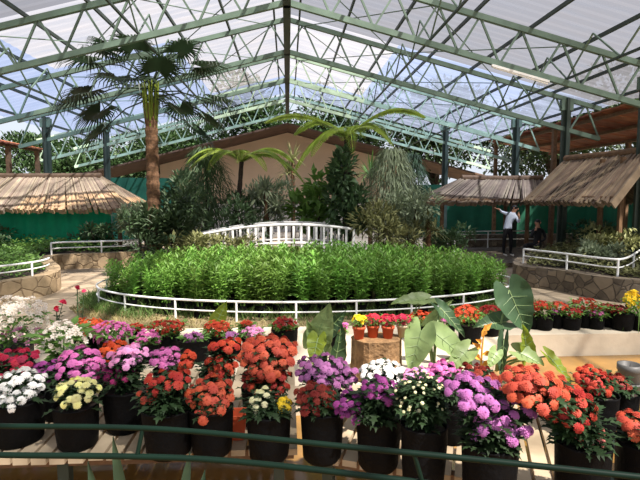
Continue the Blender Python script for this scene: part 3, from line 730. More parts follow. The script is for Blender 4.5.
# trees outside the hall
TR = random.Random(99)
TREES = [(-8.5, 34, 6.8, 6, 'broad tree behind the beige wall near the pale shelter'), (-2.5, 35, 9.5, 6, 'tall tree behind the middle of the beige wall'), (3.5, 34, 9, 6, 'dense tree behind the beige wall beside the conifers'),
         (9.5, 32, 9, 7, 'big dark tree behind the low thatched shelter'), (15.5, 28, 9, 7, 'big tree beyond the netting behind the dark shelters'), (17.5, 20, 8.5, 6, 'sunlit tree seen under the red brown awning'),
         (-16.0, 26, 4.6, 4.5, 'tree beyond the awning behind the pale shelter'), (-14, 33, 5.6, 6, 'far tree beyond the end of the dark netting'),
         (16.5, 13, 9.5, 6, 'unseen tree added to shade the shelters, beyond the nearest steel post'), (14.8, 7, 10, 6, 'unseen tree added to shade the shelters, on the pond side of the hall'), (15, 1, 10, 6, 'tree outside behind the viewer')]  # two added trees stand out of view and shade the dark shelters
for i, (x, y, h, w_, lab) in enumerate(TREES):
    if y < 3: continue
    shrub('broadleaf_tree', lab, x, y, 0, w_, h, M['leaf_tree'], 9500, .32, .17, 50+i, trunk=h*.3, blobs=13, group='trees outside the hall')

# ------------------------------------------------------------------ slatted benches over the pond
def bench(label, org, ang, length, depth, z, wd=.09, pitch=.112, m='slat', name='slatted_bench'):
    t = thing(name, label, 'bench', (org[0], org[1], 0), None, -ang)
    x = 0; R = random.Random(4)
    while x < length:
        a = MB(); a.box((x+wd/2, depth/2 + R.uniform(-.02, .02), z-.02), (wd, depth, .04)); a.build('slat', M[m], t); x += pitch
    for yy in (.12, depth-.12):
        a = MB(); a.box((length/2, yy, z-.075), (length, .06, .07)); a.build('bearer', M['wood'], t)
        for xx in (.1, length/2, length-.1):
            a = MB(); a.box((xx, yy, (z-.095+WATERZ-.1)/2), (.07, .07, z-.095-WATERZ+.1)); a.build('leg', M['steel_dark'], t)
    return t
bench('cream slatted bench under the white and pale yellow flower pots', (-2.95, 3.1), 0, 2.98, 1.58, BENCHZ)
bench('cream slatted bench set at an angle under the purple flower pots', (.12, 3.04), math.radians(21), 1.58, 1.22, BENCHZ)
bench('dark metal barred plant stand at the end of the angled bench', (.12+1.62*math.cos(math.radians(21)), 3.0-1.62*math.sin(math.radians(21))), math.radians(21), 1.1, 1.5, BENCHZ, .028, .12, 'steel_dark', 'metal_plant_stand')

# ------------------------------------------------------------------ chrysanthemums
def bloom_mesh(kind):
    """a chrysanthemum head: rings of petals over a dome, facing +Z, diameter 1"""
    R = random.Random(hash(kind) % 1000 if isinstance(kind, int) else 5); a = MB()
    rings = [(18, .50, .0, -.12), (16, .43, .07, .10), (13, .33, .15, .35), (9, .22, .21, .7), (5, .12, .25, 1.1)]
    for ri, (n, rad, z, lift) in enumerate(rings):
        for i in range(n):
            th = 2*PI*i/n + ri*.37 + R.uniform(-.06, .06); c, s = math.cos(th), math.sin(th); L = rad*R.uniform(.92, 1.06); wv = V((-s, c, 0))*(.075 if ri < 3 else .055)
            p0 = V((c*.05, s*.05, z+.02)); p1 = V((c*L*.6, s*L*.6, z + lift*L*.4+.05)); p2 = V((c*L, s*L, z + lift*L*.75 - .02))
            a.add([p0-wv*.5, p0+wv*.5, p1+wv, p1-wv, p2+wv*.6, p2-wv*.6], [(0,1,2,3), (3,2,4,5)])
    a.lathe([(.1, -.16), (.3, -.1), (.34, 0), (.2, .16), (.06, .22)], 10)
    return a
BV, BF = (lambda b: (b.v, b.f))(bloom_mesh(1))
BLOOM = {}
def bloom_me(col):
    if col not in BLOOM:
        me = bpy.data.meshes.new('bloom'); me.from_pydata(BV, [], BF); me.materials.append(FM[col]); BLOOM[col] = me
    return BLOOM[col]
def pot_mesh(r, h, name='grow_bag', m=None):
    R = random.Random(int(r*1000)); a = MB(); n = 24; prof = [(.80, 0), (.90, .06), (.95, .35), (1.0, .75), (1.02, .97), (1.05, 1.0), (1.0, 1.01), (.95, .93)]
    vs = []
    for q, z in prof:
        for j in range(n): vs.append((r*(q+.015*math.sin(3*j*2*PI/n+z*4)+R.uniform(-.008, .008))*math.cos(2*PI*j/n), r*(q+.015*math.sin(3*j*2*PI/n+z*4))*math.sin(2*PI*j/n), h*z + (R.uniform(-.006, .006) if z > .9 else 0)))
    k = len(prof)
    a.add(vs, [(i*n+j, i*n+(j+1) % n, (i+1)*n+(j+1) % n, (i+1)*n+j) for i in range(k-1) for j in range(n)] + [tuple(range(n-1, -1, -1))])
    return a
def mum_leaf(a, R, p, d, L):
    """lobed leaf: midrib with two pairs of side lobes"""
    d = d.normalized(); x = d.cross(V((0,0,1))); x = x.normalized() if x.length > .05 else V((1,0,0)); u = x.cross(d)
    W = L*.34
    v = [p, p+d*L*.3+x*W*.9+u*W*.2, p+d*L*.42+x*W*.35, p+d*L*.68+x*W*.8+u*W*.1, p+d*L*.72+x*W*.3, p+d*L-u*L*.15,
         p+d*L*.72-x*W*.3, p+d*L*.68-x*W*.8+u*W*.1, p+d*L*.42-x*W*.35, p+d*L*.3-x*W*.9+u*W*.2]
    a.add(v, [(0,1,2), (2,3,4), (4,5,6), (6,7,8), (8,9,0), (0,2,4,6,8)])
def mum(label, px, py, z, wpx, hpot, clusters, leafy=1.0, seed=0, name='potted_chrysanthemum', group=None, potm='pot', Y=None, Lf=.075, cat='potted flower'):
    """px, py: where the pot's base meets the surface at height z. clusters: (colour, cx, cy, rx, ry, n, bloom px)"""
    R = random.Random(seed*31+5)
    b = gr(px, py, z) if Y is None else V((X(px, Y), Y, z))
    Y = b.y; k = Y/500; r = wpx*k/2
    t = thing(name, label, cat, (b.x, b.y, z), group)
    pt = pot_mesh(r, hpot).build('grow_bag', M[potm], t, True)
    a = MB(); a.lathe([(.01, hpot*.9), (r*.96, hpot*.9), (r*.9, hpot*.93), (.01, hpot*.94)], 18); a.build('soil', M['soil'], t)
    rim = V((0, 0, hpot)); fol = MB(); st = MB()
    heads = []
    for (col, cx, cy, rx, ry, n, bp) in clusters:
        c = at(cx, cy, Y) - b; wx, wz = rx*k, ry*k; bd = bp*k*1.04; n = int(n*1.35)
        got = []
        tries = 0
        while len(got) < n and tries < n*60:
            tries += 1
            u, v = R.uniform(-1, 1), R.uniform(-1, 1)
            if u*u+v*v > 1: continue
            # heads sit over a dome that faces up and towards both sides
            dy = R.uniform(-1, 1)*math.sqrt(max(0, 1-u*u))
            p = c + V((u*wx, dy*wx*.75 + (-v)*-wz*.5, v*wz - .3*wz*abs(dy)))
            if any((p-q).length < bd*.62 for q in got): continue
            got.append(p)
        for p in got:
            nrm = V((p.x-c.x, p.y-c.y-.25*wx, max(.25*wx, (p.z-c.z)+.9*max(wx, wz)))).normalized() + rv(R, .18)
            q = nrm.to_track_quat('Z', 'Y').to_euler()
            s = bd*R.uniform(.85, 1.15)
            mesh_obj('bloom', bloom_me(col), t, p, q, (s, s, s*.85))
            heads.append(p)
            base = V((R.uniform(-.4, .4)*r, R.uniform(-.4, .4)*r, hpot*.9)); mid = base.lerp(p, .55)+V((0, 0, .03))
            st.tube([base, mid, p - nrm.normalized()*s*.12], [.004, .0035, .003], 4, False)
            nl = int(7*leafy)
            for i in range(nl):
                f = R.uniform(.25, .93); pp = (base.lerp(mid, f/.55) if f < .55 else mid.lerp(p, (f-.55)/.45)); th = R.uniform(0, 6.28)
                mum_leaf(fol, R, pp, V((math.cos(th), math.sin(th), R.uniform(-.25, .5))), Lf*R.uniform(.7, 1.25))
        # skirt of leaves round the rim
        for i in range(int(26*leafy)):
            th = R.uniform(0, 6.28); pp = rim + V((math.cos(th), math.sin(th), 0))*r*R.uniform(.2, .95) + V((0,0,R.uniform(-.01, max(.03, (c.z-hpot)*.6))))
            mum_leaf(fol, R, pp, V((math.cos(th), math.sin(th), R.uniform(-.3, .5))), Lf*R.uniform(.8, 1.3))
    fol.build('foliage', M['leaf_mum'], t); st.build('stem', M['leaf_mum'], t)
    return t
G = 'chrysanthemums on the slatted benches'
Z = BENCHZ
# back row first, then front row
mum('crimson chrysanthemum pot behind the white one at the bench end', 6, 419, Z, 40, .27, [('crimson', 13, 361, 23, 10, 34, 8)], 1, 1, group=G)
mum('bushy pink chrysanthemum behind the pale yellow one', 62, 415, Z, 40, .27, [('pink', 80, 364, 22, 15, 40, 9), ('purple', 47, 371, 14, 10, 20, 8.5)], 1, 2, group=G)
mum('pink and deep magenta chrysanthemum in a dark leaning bag', 126, 428, Z, 42, .29, [('pale_pink', 128, 354, 18, 9, 26, 8), ('magenta', 116, 371, 18, 6, 18, 8)], 1.6, 3, group=G)
mum('orange red chrysanthemum behind the pink and magenta one', 114, 398, Z, 32, .24, [('orange', 116, 350, 15, 7, 20, 8)], 1, 4, group=G)
mum('pink chrysanthemum with a red head cluster beside it', 172, 402, Z, 34, .27, [('pink', 165, 356, 15, 8, 22, 8), ('scarlet', 186, 358, 9, 6, 9, 9)], 1.2, 5, group=G)
mum('upright scarlet chrysanthemum behind the coral red one', 216, 405, Z, 32, .25, [('scarlet', 222, 362, 17, 8, 18, 10), ('scarlet', 226, 345, 16, 5, 12, 9)], 1.6, 6, group=G)
mum('tall broad coral orange chrysanthemum above the cream and yellow one', 262, 425, Z, 40, .28, [('coral', 269, 352, 30, 15, 62, 10), ('red', 268, 378, 26, 10, 36, 9)], 1, 7, group=G)
mum('lilac chrysanthemum standing behind the dark red one', 322, 428, Z, 38, .28, [('lilac', 322, 369, 27, 13, 52, 9), ('lilac', 348, 374, 9, 9, 12, 8)], 1, 8, group=G)
mum('dense white domed chrysanthemum in front of the tree stump', 384, 432, Z, 40, .28, [('white', 383, 373, 24, 11, 70, 7.5)], .8, 9, group=G)
mum('pale pink chrysanthemum behind the cream dotted bush', 428, 440, Z, 40, .28, [('pale_pink', 420, 377, 17, 9, 36, 7)], 1, 10, group=G)
mum('bright pink chrysanthemum between pale pink and brick red ones', 452, 440, Z, 34, .28, [('pink', 444, 372, 17, 10, 36, 7.5)], 1, 11, group=G)
mum('brick red chrysanthemum behind the big purple one', 478, 436, Z, 42, .28, [('brick', 476, 379, 26, 12, 52, 8.5)], 1, 12, group=G)
mum('red chrysanthemum behind the large orange red one, near the water', 596, 436, Z, 40, .30, [('red', 592, 377, 19, 10, 34, 9)], 1.2, 13, group=G)
mum('small red chrysanthemum overhanging the pond at the bench end', 622, 428, Z, 30, .26, [('brick', 616, 382, 14, 7, 18, 8)], 1, 14, group=G)
mum('white domed chrysanthemum at the end of the front row', 19, 440, Z, 50, .29, [('white', 18, 385, 24, 13, 46, 9)], 1.2, 15, group=G)
mum('pale yellow chrysanthemum in the front row between white and red', 78, 445, Z, 42, .28, [('pale_yellow', 78, 388, 21, 9, 34, 8.5)], 1.2, 16, group=G)
mum('rusty red chrysanthemum with bare leafy middle, front row', 169, 452, Z, 50, .30, [('red', 168, 380, 22, 8, 18, 9.5), ('coral', 150, 394, 11, 5, 8, 9)], 2.2, 17, group=G)
mum('coral red domed chrysanthemum beside the orange bin', 212, 452, Z, 44, .30, [('coral', 210, 393, 23, 15, 46, 9.5)], 1, 18, group=G)
mum('cream and bright yellow chrysanthemum below the tall coral one', 269, 457, Z, 45, .30, [('cream', 262, 402, 13, 13, 18, 8.5), ('yellow', 283, 403, 9, 4, 7, 9)], 1.2, 19, group=G)
mum('dark red chrysanthemum under the lilac heads, front row', 322, 458, Z, 44, .32, [('brick', 314, 395, 21, 11, 30, 10)], 1.5, 20, group=G)
mum('magenta purple chrysanthemum leaning sideways in front of the white dome', 378, 466, Z, 46, .32, [('purple', 380, 387, 19, 9, 26, 8.5), ('purple', 350, 405, 16, 13, 24, 8.5)], 2.2, 21, group=G)
mum('leafy bush dotted with tiny cream buds, front row', 423, 484, Z, 48, .36, [('cream', 421, 392, 27, 20, 64, 3.6)], 2.4, 22, group=G)
mum('large violet chrysanthemum with spaced round heads, front row', 488, 502, Z, 58, .34, [('violet', 474, 388, 28, 12, 24, 12), ('violet', 500, 410, 36, 18, 34, 12.5), ('violet', 482, 430, 14, 9, 7, 12.5)], 1.6, 23, group=G)
mum('large orange red chrysanthemum spilling over its bag, near the water', 580, 506, Z, 56, .36, [('coral', 532, 382, 34, 16, 42, 12.5), ('red', 566, 402, 28, 18, 38, 12.5), ('salmon', 586, 432, 17, 13, 16, 12)], 1.4, 24, group=G)
mum('coral and purple chrysanthemum cut by the picture edge', 640, 500, Z, 54, .33, [('coral', 634, 423, 15, 11, 14, 12), ('purple', 640, 442, 12, 8, 8, 10)], 1.2, 25, group=G)

# ------------------------------------------------------------------ smaller flower pots behind
def pot_flower(label, px, Y, z, wpx, hpot, clusters, seed, group, potm='pot', cat='potted flower', leafm='leaf_lush', bloom_px=3.9, name='potted_flower', taper=False, leafL=.085):
    """clusters: (colour, cx, cy, rx, ry, n). blooms of one plant are one small part"""
    R = random.Random(seed*7+2); k = Y/500; r = wpx*k/2
    t = thing(name, label, cat, (X(px, Y, 320), Y, z), group)
    if taper:
        a = MB(); a.lathe([(r*.72, 0), (r*.95, hpot*.8), (r*1.06, hpot*.81), (r*1.06, hpot), (r*.94, hpot), (r*.9, hpot*.9), (.01, hpot*.9)], 20); a.build('flower_pot', M[potm], t, True)
    else:
        pot_mesh(r, hpot).build('grow_bag', M[potm], t, True)
        a = MB(); a.lathe([(.01, hpot*.88), (r*.96, hpot*.88), (r*.9, hpot*.9), (.01, hpot*.91)], 14); a.build('soil', M['soil'], t)
    fo = MB()
    for (col, cx, cy, rx, ry, n) in clusters:
        c = at(cx, cy, Y) - t.location; wx, wz = rx*k*1.12, ry*k*1.2; n = int(n*1.4)
        bm_ = MB()
        for i in range(n):
            u = V((R.gauss(0, 1), R.gauss(0, 1), R.gauss(.5, .8))).normalized(); s = R.uniform(.7, 1)
            p = c + V((u.x*wx*s, u.y*wx*s*.8, u.z*wz*s)); q = (u+V((0,-.3,.5))+rv(R, .3)).to_track_quat('Z', 'Y').to_matrix(); bd = bloom_px*k*R.uniform(.8, 1.25)
            vs = []
            for j in range(6):
                th = 2*PI*j/6
                for (rr, zz, da) in ((.08, 0, 0), (.4, .1, -.42), (.55, .06, 0), (.4, .1, .42)):
                    vs.append(p + q @ V((rr*bd*math.cos(th+da), rr*bd*math.sin(th+da), zz*bd)))
            vs.append(p + q @ V((0, 0, -.3*bd)))
            bm_.add(vs, [(4*j, 4*j+1, 4*j+2, 4*j+3) for j in range(6)] + [(24, 4*j+1, 4*j+3) for j in range(6)])
        bm_.build('blossoms', FM[col], t)
        for i in range(int(n*1.1)+14):
            f = R.random()**.7; th = R.uniform(0, 6.28); rad = (r*.5+(wx-r*.5)*f)*math.sqrt(R.random()); base = V((c.x*f, 0, hpot*.9))
            p = base + V((rad*math.cos(th), rad*math.sin(th), f*max(.03, c.z-hpot*.9+wz*.3)))
            fo.leaf(p, V((math.cos(th), math.sin(th), R.uniform(-.3, .7))), V((0,0,1))+rv(R, .3), leafL*R.uniform(.7, 1.2), leafL*.45)
        fo.tube([V((0, 0, hpot*.85)), V((c.x*.5, 0, (hpot+c.z)/2)), c], [.01, .008, .005], 5)
    fo.build('foliage', M[leafm], t)
    return t
GM = 'flower pots on the pond rim'
S = SLABZ
pot_flower('orange red flower pot at the front of the pale path', 86, 6.0, S, 24, .2, [('orange', 86, 327, 20, 7, 80)], 1, GM)
pot_flower('mauve pink flower pot beside the orange red one near the path', 111, 5.8, S, 26, .2, [('pink', 111, 333, 20, 10, 110)], 2, GM)
pot_flower('small red flower pot between two pink pots', 136, 6.2, S, 16, .2, [('scarlet', 136, 329, 9, 5, 36)], 3, GM)
pot_flower('loose pink flower pot with trailing heads', 147, 5.6, S, 22, .2, [('pink', 147, 341, 12, 11, 60)], 4, GM)
pot_flower('wide red orange flower pot behind the trailing pink one', 166, 6.0, S, 26, .2, [('scarlet', 166, 327, 17, 6, 70), ('orange', 168, 341, 11, 5, 36)], 5, GM)
pot_flower('lilac flower pot in a big grey black bag', 193, 5.6, S, 32, .25, [('lilac', 194, 339, 10, 6, 50)], 6, GM)
pot_flower('red flower pot next to the lilac one', 217, 5.9, S, 24, .2, [('scarlet', 217, 331, 14, 9, 80)], 7, GM)
pot_flower('small lilac flower pot tucked behind scarlet heads', 232, 5.7, S, 18, .2, [('lilac', 232, 337, 8, 5, 34)], 8, GM)
pot_flower('pale pink white flower pot above the tall coral blooms', 253, 5.7, S, 22, .22, [('pale_pink', 253, 333, 11, 6, 50)], 9, GM)
pot_flower('single red flower pot near the yellow green leaf', 246, 6.4, S, 16, .18, [('scarlet', 246, 326, 7, 5, 26)], 10, GM)
pot_flower('red and white flecked flower pot beside the olive elephant ear', 285, 6.1, S, 26, .22, [('red', 285, 328, 13, 10, 80), ('blush', 287, 326, 11, 7, 16)], 11, GM)
pot_flower('small orange flower pot between elephant ear leaves and stump', 337, 5.9, S, 18, .22, [('orange', 336, 331, 9, 5, 34), ('pink', 344, 326, 4, 3, 12)], 12, GM)
pot_flower('orange and yellow flower pot just beyond the stump', 424, 6.2, S, 24, .2, [('orange', 422, 319, 14, 7, 70), ('yellow', 428, 323, 6, 4, 14)], 13, GM)
pot_flower('pink flower pot behind the grey green elephant ear', 444, 6.1, S, 22, .22, [('pink', 446, 322, 10, 6, 46)], 14, GM)
pot_flower('red flower pot in front of the oval railing bend', 470, 6.1, S, 24, .22, [('scarlet', 466, 314, 14, 8, 70)], 15, GM)
pot_flower('second red flower pot by the oval railing, partly behind dark leaf', 490, 6.4, S, 22, .2, [('red', 490, 313, 13, 7, 60)], 16, GM)
GK = 'flower pots in a row on the kerb'
KY = 6.62
row_ = [(532, 18, .17, [('red', 532, 309, 10, 6, 50)], 'red flower pot at the dark leaf end of the kerb row'),
        (544, 18, .18, [('scarlet', 541, 306, 9, 5, 46)], 'scarlet flower pot second in the kerb row'),
        (556, 17, .19, [('scarlet', 557, 306, 11, 4, 50), ('pink', 557, 312, 7, 3, 24)], 'scarlet and pink flower pot third in the kerb row'),
        (571, 20, .16, [('red', 573, 312, 9, 4, 46)], 'low red flower pot fourth in the kerb row'),
        (584, 18, .2, [('red', 584, 304, 12, 6, 60)], 'taller red flower pot in the middle of the kerb row'),
        (596, 17, .17, [('pink', 597, 314, 8, 3, 30), ('red', 594, 308, 6, 3, 18)], 'pink flower pot beside the taller red one on the kerb'),
        (607, 16, .2, [('red', 607, 308, 9, 4, 40)], 'dark red flower pot before the largest kerb bag')]
for i, (px, wp, hp, cl, lab) in enumerate(row_): pot_flower(lab, px, KY + (.0 if i % 2 else .1), S, wp, hp, cl, 60+i, GK, bloom_px=3)
pot_flower('dark red flower pot in the largest bag of the kerb row', 622, 6.55, S, 23, .24, [('brick', 618, 309, 11, 4, 46)], 70, GK, bloom_px=3)
# yellow orchid with strap leaves at the end of the kerb
t = pot_flower('yellow orchid with drooping strap leaves at the kerb end', 640, 6.5, S, 18, .2, [('yellow', 632, 302, 8, 11, 50)], 71, GK, bloom_px=4)
a = MB(); R = random.Random(8)
for i in range(9):
    th = i*.7; d = V((math.cos(th), math.sin(th)*.7, 0)); p = V((0, 0, .2)); w_ = V((-d.y, d.x, 0))*.012; L = R.uniform(.3, .42)
    q = p + d*L*.35 + V((0,0,.14)); q2 = p + d*L*.75 + V((0,0,.04)); e = p + d*L - V((0,0,.22))
    a.add([p-w_, p+w_, q+w_, q-w_, q2+w_, q2-w_, e], [(0,1,2,3), (3,2,4,5), (5,4,6)])
a.build('strap_leaf', M['leaf_lush'], t)

# lilies / azaleas at the path side
pot_flower('large white flowered azalea in a grey pot by the path', 6, 5.3, S, 46, .3, [('blush', 16, 318, 28, 19, 130), ('pale_pink', 22, 336, 20, 8, 22)], 81, None, 'pot_grey', bloom_px=6, name='potted_azalea', leafL=.1)
pot_flower('smaller white flowered azalea with long green leaves', 62, 5.2, S, 28, .2, [('blush', 64, 336, 22, 13, 50)], 82, None, bloom_px=6, name='potted_azalea', leafL=.18)
def rose(label, px, py, Y, seed, n):
    R = random.Random(seed); k = Y/500
    t = thing('rose_bush', label, 'rose', (X(px, Y), Y, 0 if Y > 6.95 else S)); z0 = t.location.z
    st = MB(); fo = MB()
    for i in range(n):
        tip = V((R.uniform(-.05, .09), R.uniform(-.05, .05), zt(py+R.uniform(0, 10)*(i > 0), Y, px)-z0)); st.tube([(0,0,0), tip*.55+V((.03*R.uniform(-1, 1), 0, 0)), tip], [.008, .006, .004], 5)
        for j in range(9):
            p = tip*R.uniform(.2, .97); th = R.uniform(0, 6.28); fo.leaf(p, V((math.cos(th), math.sin(th), .3)), V((0,0,1)), .06, .035)
        mesh_obj('rose_bloom', bloom_me('rose'), t, tip, (R.uniform(.2, .8), 0, R.uniform(0, 6)), (.11, .11, .1) if i == 0 else (.07, .07, .06))
    st.build('stem', M['leaf_dark'], t); fo.build('foliage', M['leaf_dark'], t)
rose('single stemmed red rose standing against the pale path', 77, 288, 7.3, 1, 3)
rose('red rose nearer the white azalea, against the path', 52, 303, 6.3, 2, 4)

# ------------------------------------------------------------------ tree stump with small pots
t = thing('tree_stump', 'sawn brown tree stump carrying four small flower pots', 'stump', (X(378, 4.95), 4.95, S))
a = MB(); n = 28; R = random.Random(6); prof = [(1.08, 0), (1.02, .06), (.98, .2), (.97, .38), (.99, .41), (.9, .42), (.3, .42)]
fl = [1+.05*math.sin(5*2*PI*j/n)+.03*math.sin(9*2*PI*j/n+1) for j in range(n)]
vs = [(.255*q*fl[j]*math.cos(2*PI*j/n), .2*q*fl[j]*math.sin(2*PI*j/n), z) for q, z in prof for j in range(n)]; k = len(prof)
a.add(vs, [(i*n+j, i*n+(j+1) % n, (i+1)*n+(j+1) % n, (i+1)*n+j) for i in range(k-1) for j in range(n)] + [tuple(range((k-1)*n, k*n))])
M['stump'] = mat('sawn_stump_wood', (134, 104, 70), .9, .4, noise=9, bump=.8)
a.build('log', M['stump'], t)
ST = S + .42
GS = 'small pots on the stump'
for i, (px, col, pm, lab, cy) in enumerate([(359, 'yellow', 'terra', 'terracotta pot of yellow flowers on the stump', 320), (373, 'rose', 'terra', 'terracotta pot of red flowers beside the yellow one on the stump', 319),
        (388, 'rose', 'terra', 'terracotta pot of red flowers beside the cream pot on the stump', 319), (403, 'rose', 'cream_pot', 'cream pot of red flowers at the stump edge', 319)]):
    pot_flower(lab, px, 4.9 + .04*(i % 2), ST, 13, .125, [(col, px, cy, 7 if i == 0 else 8.5, 4.5, 34)], 90+i, GS, pm, taper=True, leafL=.05, bloom_px=4)

# ------------------------------------------------------------------ elephant ear plants
def heart_blade(a, base, tip, wdt, face, curl=.15):
    L = (tip-base).length; d = (tip-base).normalized(); x = d.cross(face).normalized(); u = x.cross(d).normalized()
    if u.dot(face) < 0: u = -u
    rows = 12; cols = 8; vs = []
    for i in range(rows+1):
        f = i/rows; hw = wdt/2*(1-f**1.6)**.85*(.82+.18*min(1, f*6))
        for j in range(cols+1):
            s = j/cols*2-1; back = -.3*L*math.sin(PI*min(1, abs(s)*.9))*(1-f)**4    # lobes behind the stalk
            p = base + d*(L*f + back) + x*(hw*s) + u*(wdt*.16*abs(s)**1.4 - curl*L*f*f + .012*math.sin(f*24)*abs(s))
            vs.append(p)
    a.add(vs, [(i*(cols+1)+j, i*(cols+1)+j+1, (i+1)*(cols+1)+j+1, (i+1)*(cols+1)+j) for i in range(rows) for j in range(cols)])
    v = MB()
    v.tube([base + d*(L*f) + u*(-curl*L*f*f+.003) for f in (0, .25, .5, .75, .97)], [.006, .005, .004, .003, .001], 5)
    for f in (.15, .35, .55, .72):
        for s in (-1, 1):
            p0 = base + d*(L*f) + u*(-curl*L*f*f+.003); hw = wdt/2*(1-(f+.12)**1.6)**.85*.85
            p1 = base + d*(L*(f+.12)) + x*(hw*s) + u*(wdt*.16*.75 - curl*L*(f+.12)**2+.004)
            v.tube([p0, p1], [.003, .001], 4)
    return v
def ear_plant(label, root, leaves, z, name='elephant_ear'):
    """leaves: (base px, base py, tip px, tip py, width px, Y, material, face vector)"""
    o = V((X(root[0], root[1]), root[1], z)); t = thing(name, label, 'plant', o)
    for (bx, by, tx, ty, wp, Y, m, fc) in leaves:
        b = at(bx, by, Y) - o; e = at(tx, ty, Y-.12) - o
        a = MB(); v = heart_blade(a, b, e, wp*Y/500, V(fc)); lf = a.build('leaf', M[m], t, True)
        v.build('vein', M['vein'], lf)
        s = MB(); s.tube([(0,0,0), V((b.x*.35, b.y*.5, b.z*.6)), b], [.016, .012, .008], 6); s.build('stalk', M['calad'], t, True)
    return t
ear_plant('pale elephant ear plant just beside the stump', (436, 5.0), [(421, 331, 410, 373, 34, 4.9, 'calad', (-.1, -1, .5)), (437, 335, 474, 364, 30, 4.95, 'calad', (.2, -1, .8)),
    (440, 308, 467, 336, 17, 5.2, 'calad_dark', (.3, -1, .6)), (468, 350, 446, 372, 24, 4.85, 'calad', (-.2, -1, .8)), (430, 322, 452, 300, 14, 5.3, 'calad', (0, -1, .7))], S)
ear_plant('big veined dark elephant ear plant above the pond corner', (500, 5.05), [(509, 290, 529, 334, 42, 5.1, 'calad_dark', (-.2, -1, .4)), (506, 322, 475, 325, 26, 5.1, 'calad_dark', (0, -.7, .8)),
    (527, 356, 525, 326, 20, 5.0, 'calad_lime', (0, -1, .3)), (517, 352, 545, 364, 24, 4.95, 'calad', (0, -.8, 1)), (548, 356, 574, 383, 17, 4.9, 'calad_lime', (.3, -.8, .8)), (504, 340, 500, 380, 13, 4.85, 'calad_dark', (-1, -1, .2)),
    (496, 352, 488, 368, 16, 4.8, 'calad', (0, -1, .6))], S)
ear_plant('olive elephant ear plant between lilac flowers and stump', (326, 5.1), [(316, 340, 330, 304, 32, 5.1, 'calad', (.1, -1, .3)), (322, 350, 307, 322, 24, 5.1, 'calad', (-.2, -1, .3)), (334, 366, 344, 326, 22, 5.0, 'calad_dark', (.4, -1, .2)),
    (318, 338, 312, 364, 22, 5.0, 'calad_lime', (-.3, -1, .3)), (328, 330, 345, 312, 20, 5.3, 'calad_dark', (.1, -1, .4))], S)
ear_plant('flat pale leaf plant leaning on the oval railing', (412, 7.1), [(424, 300, 392, 301, 20, 7.1, 'calad', (0, -.6, 1)), (418, 303, 445, 300, 12, 7.15, 'calad', (0, -.6, 1))], .05)
ear_plant('small yellow green leaf plant before the oval railing', (220, 6.6), [(217, 322, 226, 302, 18, 6.6, 'calad_lime', (.1, -1, .3))], S)
ear_plant('low green leaf plant between the dark red and purple pots', (345, 4.6), [(343, 436, 352, 420, 14, 3.9, 'calad_lime', (0, -1, .4))], WATERZ)
t = thing('dried_heliconia', 'dried orange bract sprouting beside the big veined leaf', 'plant', (X(484, 4.85), 4.85, S))
for i in range(7):
    R = random.Random(i); a = MB(); p = V((0, 0, .12+.06*i)); a.leaf(p, V((R.uniform(-.8, .8), R.uniform(-.5, .1), R.uniform(.1, .7))), V((0,-1,.4)), .14, .06, .4); a.build('bract', M['orange'], t)
a = MB(); a.tube([(0,0,0), (.01, 0, .3), (.03, 0, .55)], [.012, .01, .006], 6); a.build('stem', M['orange'], t)

# ------------------------------------------------------------------ small props
t = thing('orange_bin', 'small orange plastic bin between coral and cream flower pots', 'bin', tuple(gr(237, 437, BENCHZ)))
a = MB()
def tub(a, w0, w1, h, th):
    o0 = [(-w0, -w0, 0), (w0, -w0, 0), (w0, w0, 0), (-w0, w0, 0)]; o1 = [(-w1, -w1, h), (w1, -w1, h), (w1, w1, h), (-w1, w1, h)]; i1 = [(x*(1-th), y*(1-th), z) for x, y, z in o1]; i0 = [(x*(1-th), y*(1-th), z+.01) for x, y, z in o0]
    a.add(o0+o1+i1+i0, [(3,2,1,0)] + [(i, (i+1) % 4, (i+1) % 4+4, i+4) for i in range(4)] + [(i+4, (i+1) % 4+4, (i+1) % 4+8, i+8) for i in range(4)] + [(i+8, (i+1) % 4+8, (i+1) % 4+12, i+12) for i in range(4)] + [(12, 13, 14, 15)])
tub(a, .05, .062, .17, .08); a.build('tub', M['terra'], t)
a = MB(); a.box((0, -.066, .165), (.135, .014, .02)); a.box((0, .066, .165), (.135, .014, .02)); a.box((.066, 0, .165), (.014, .135, .02)); a.box((-.066, 0, .165), (.014, .135, .02)); a.build('rim', M['terra'], t)
M['pipe'] = mat('pale_grey_plastic', (84, 84, 82), .5, .1)
t = thing('grey_pipe', 'pale grey plastic pipe standing in the pond', 'pipe', (X(636, 4.6), 4.6, WATERZ-.05))
a = MB(); a.lathe([(.1, 0), (.1, .48), (.11, .49), (.11, .55), (.09, .55), (.09, .4)], 22); a.build('shaft', M['pipe'], t, True)
a = MB(); a.tube([(.105*math.cos(q*PI/12), .105*math.sin(q*PI/12), .36) for q in range(25)], .012, 6); a.build('collar', M['pipe'], t, True)

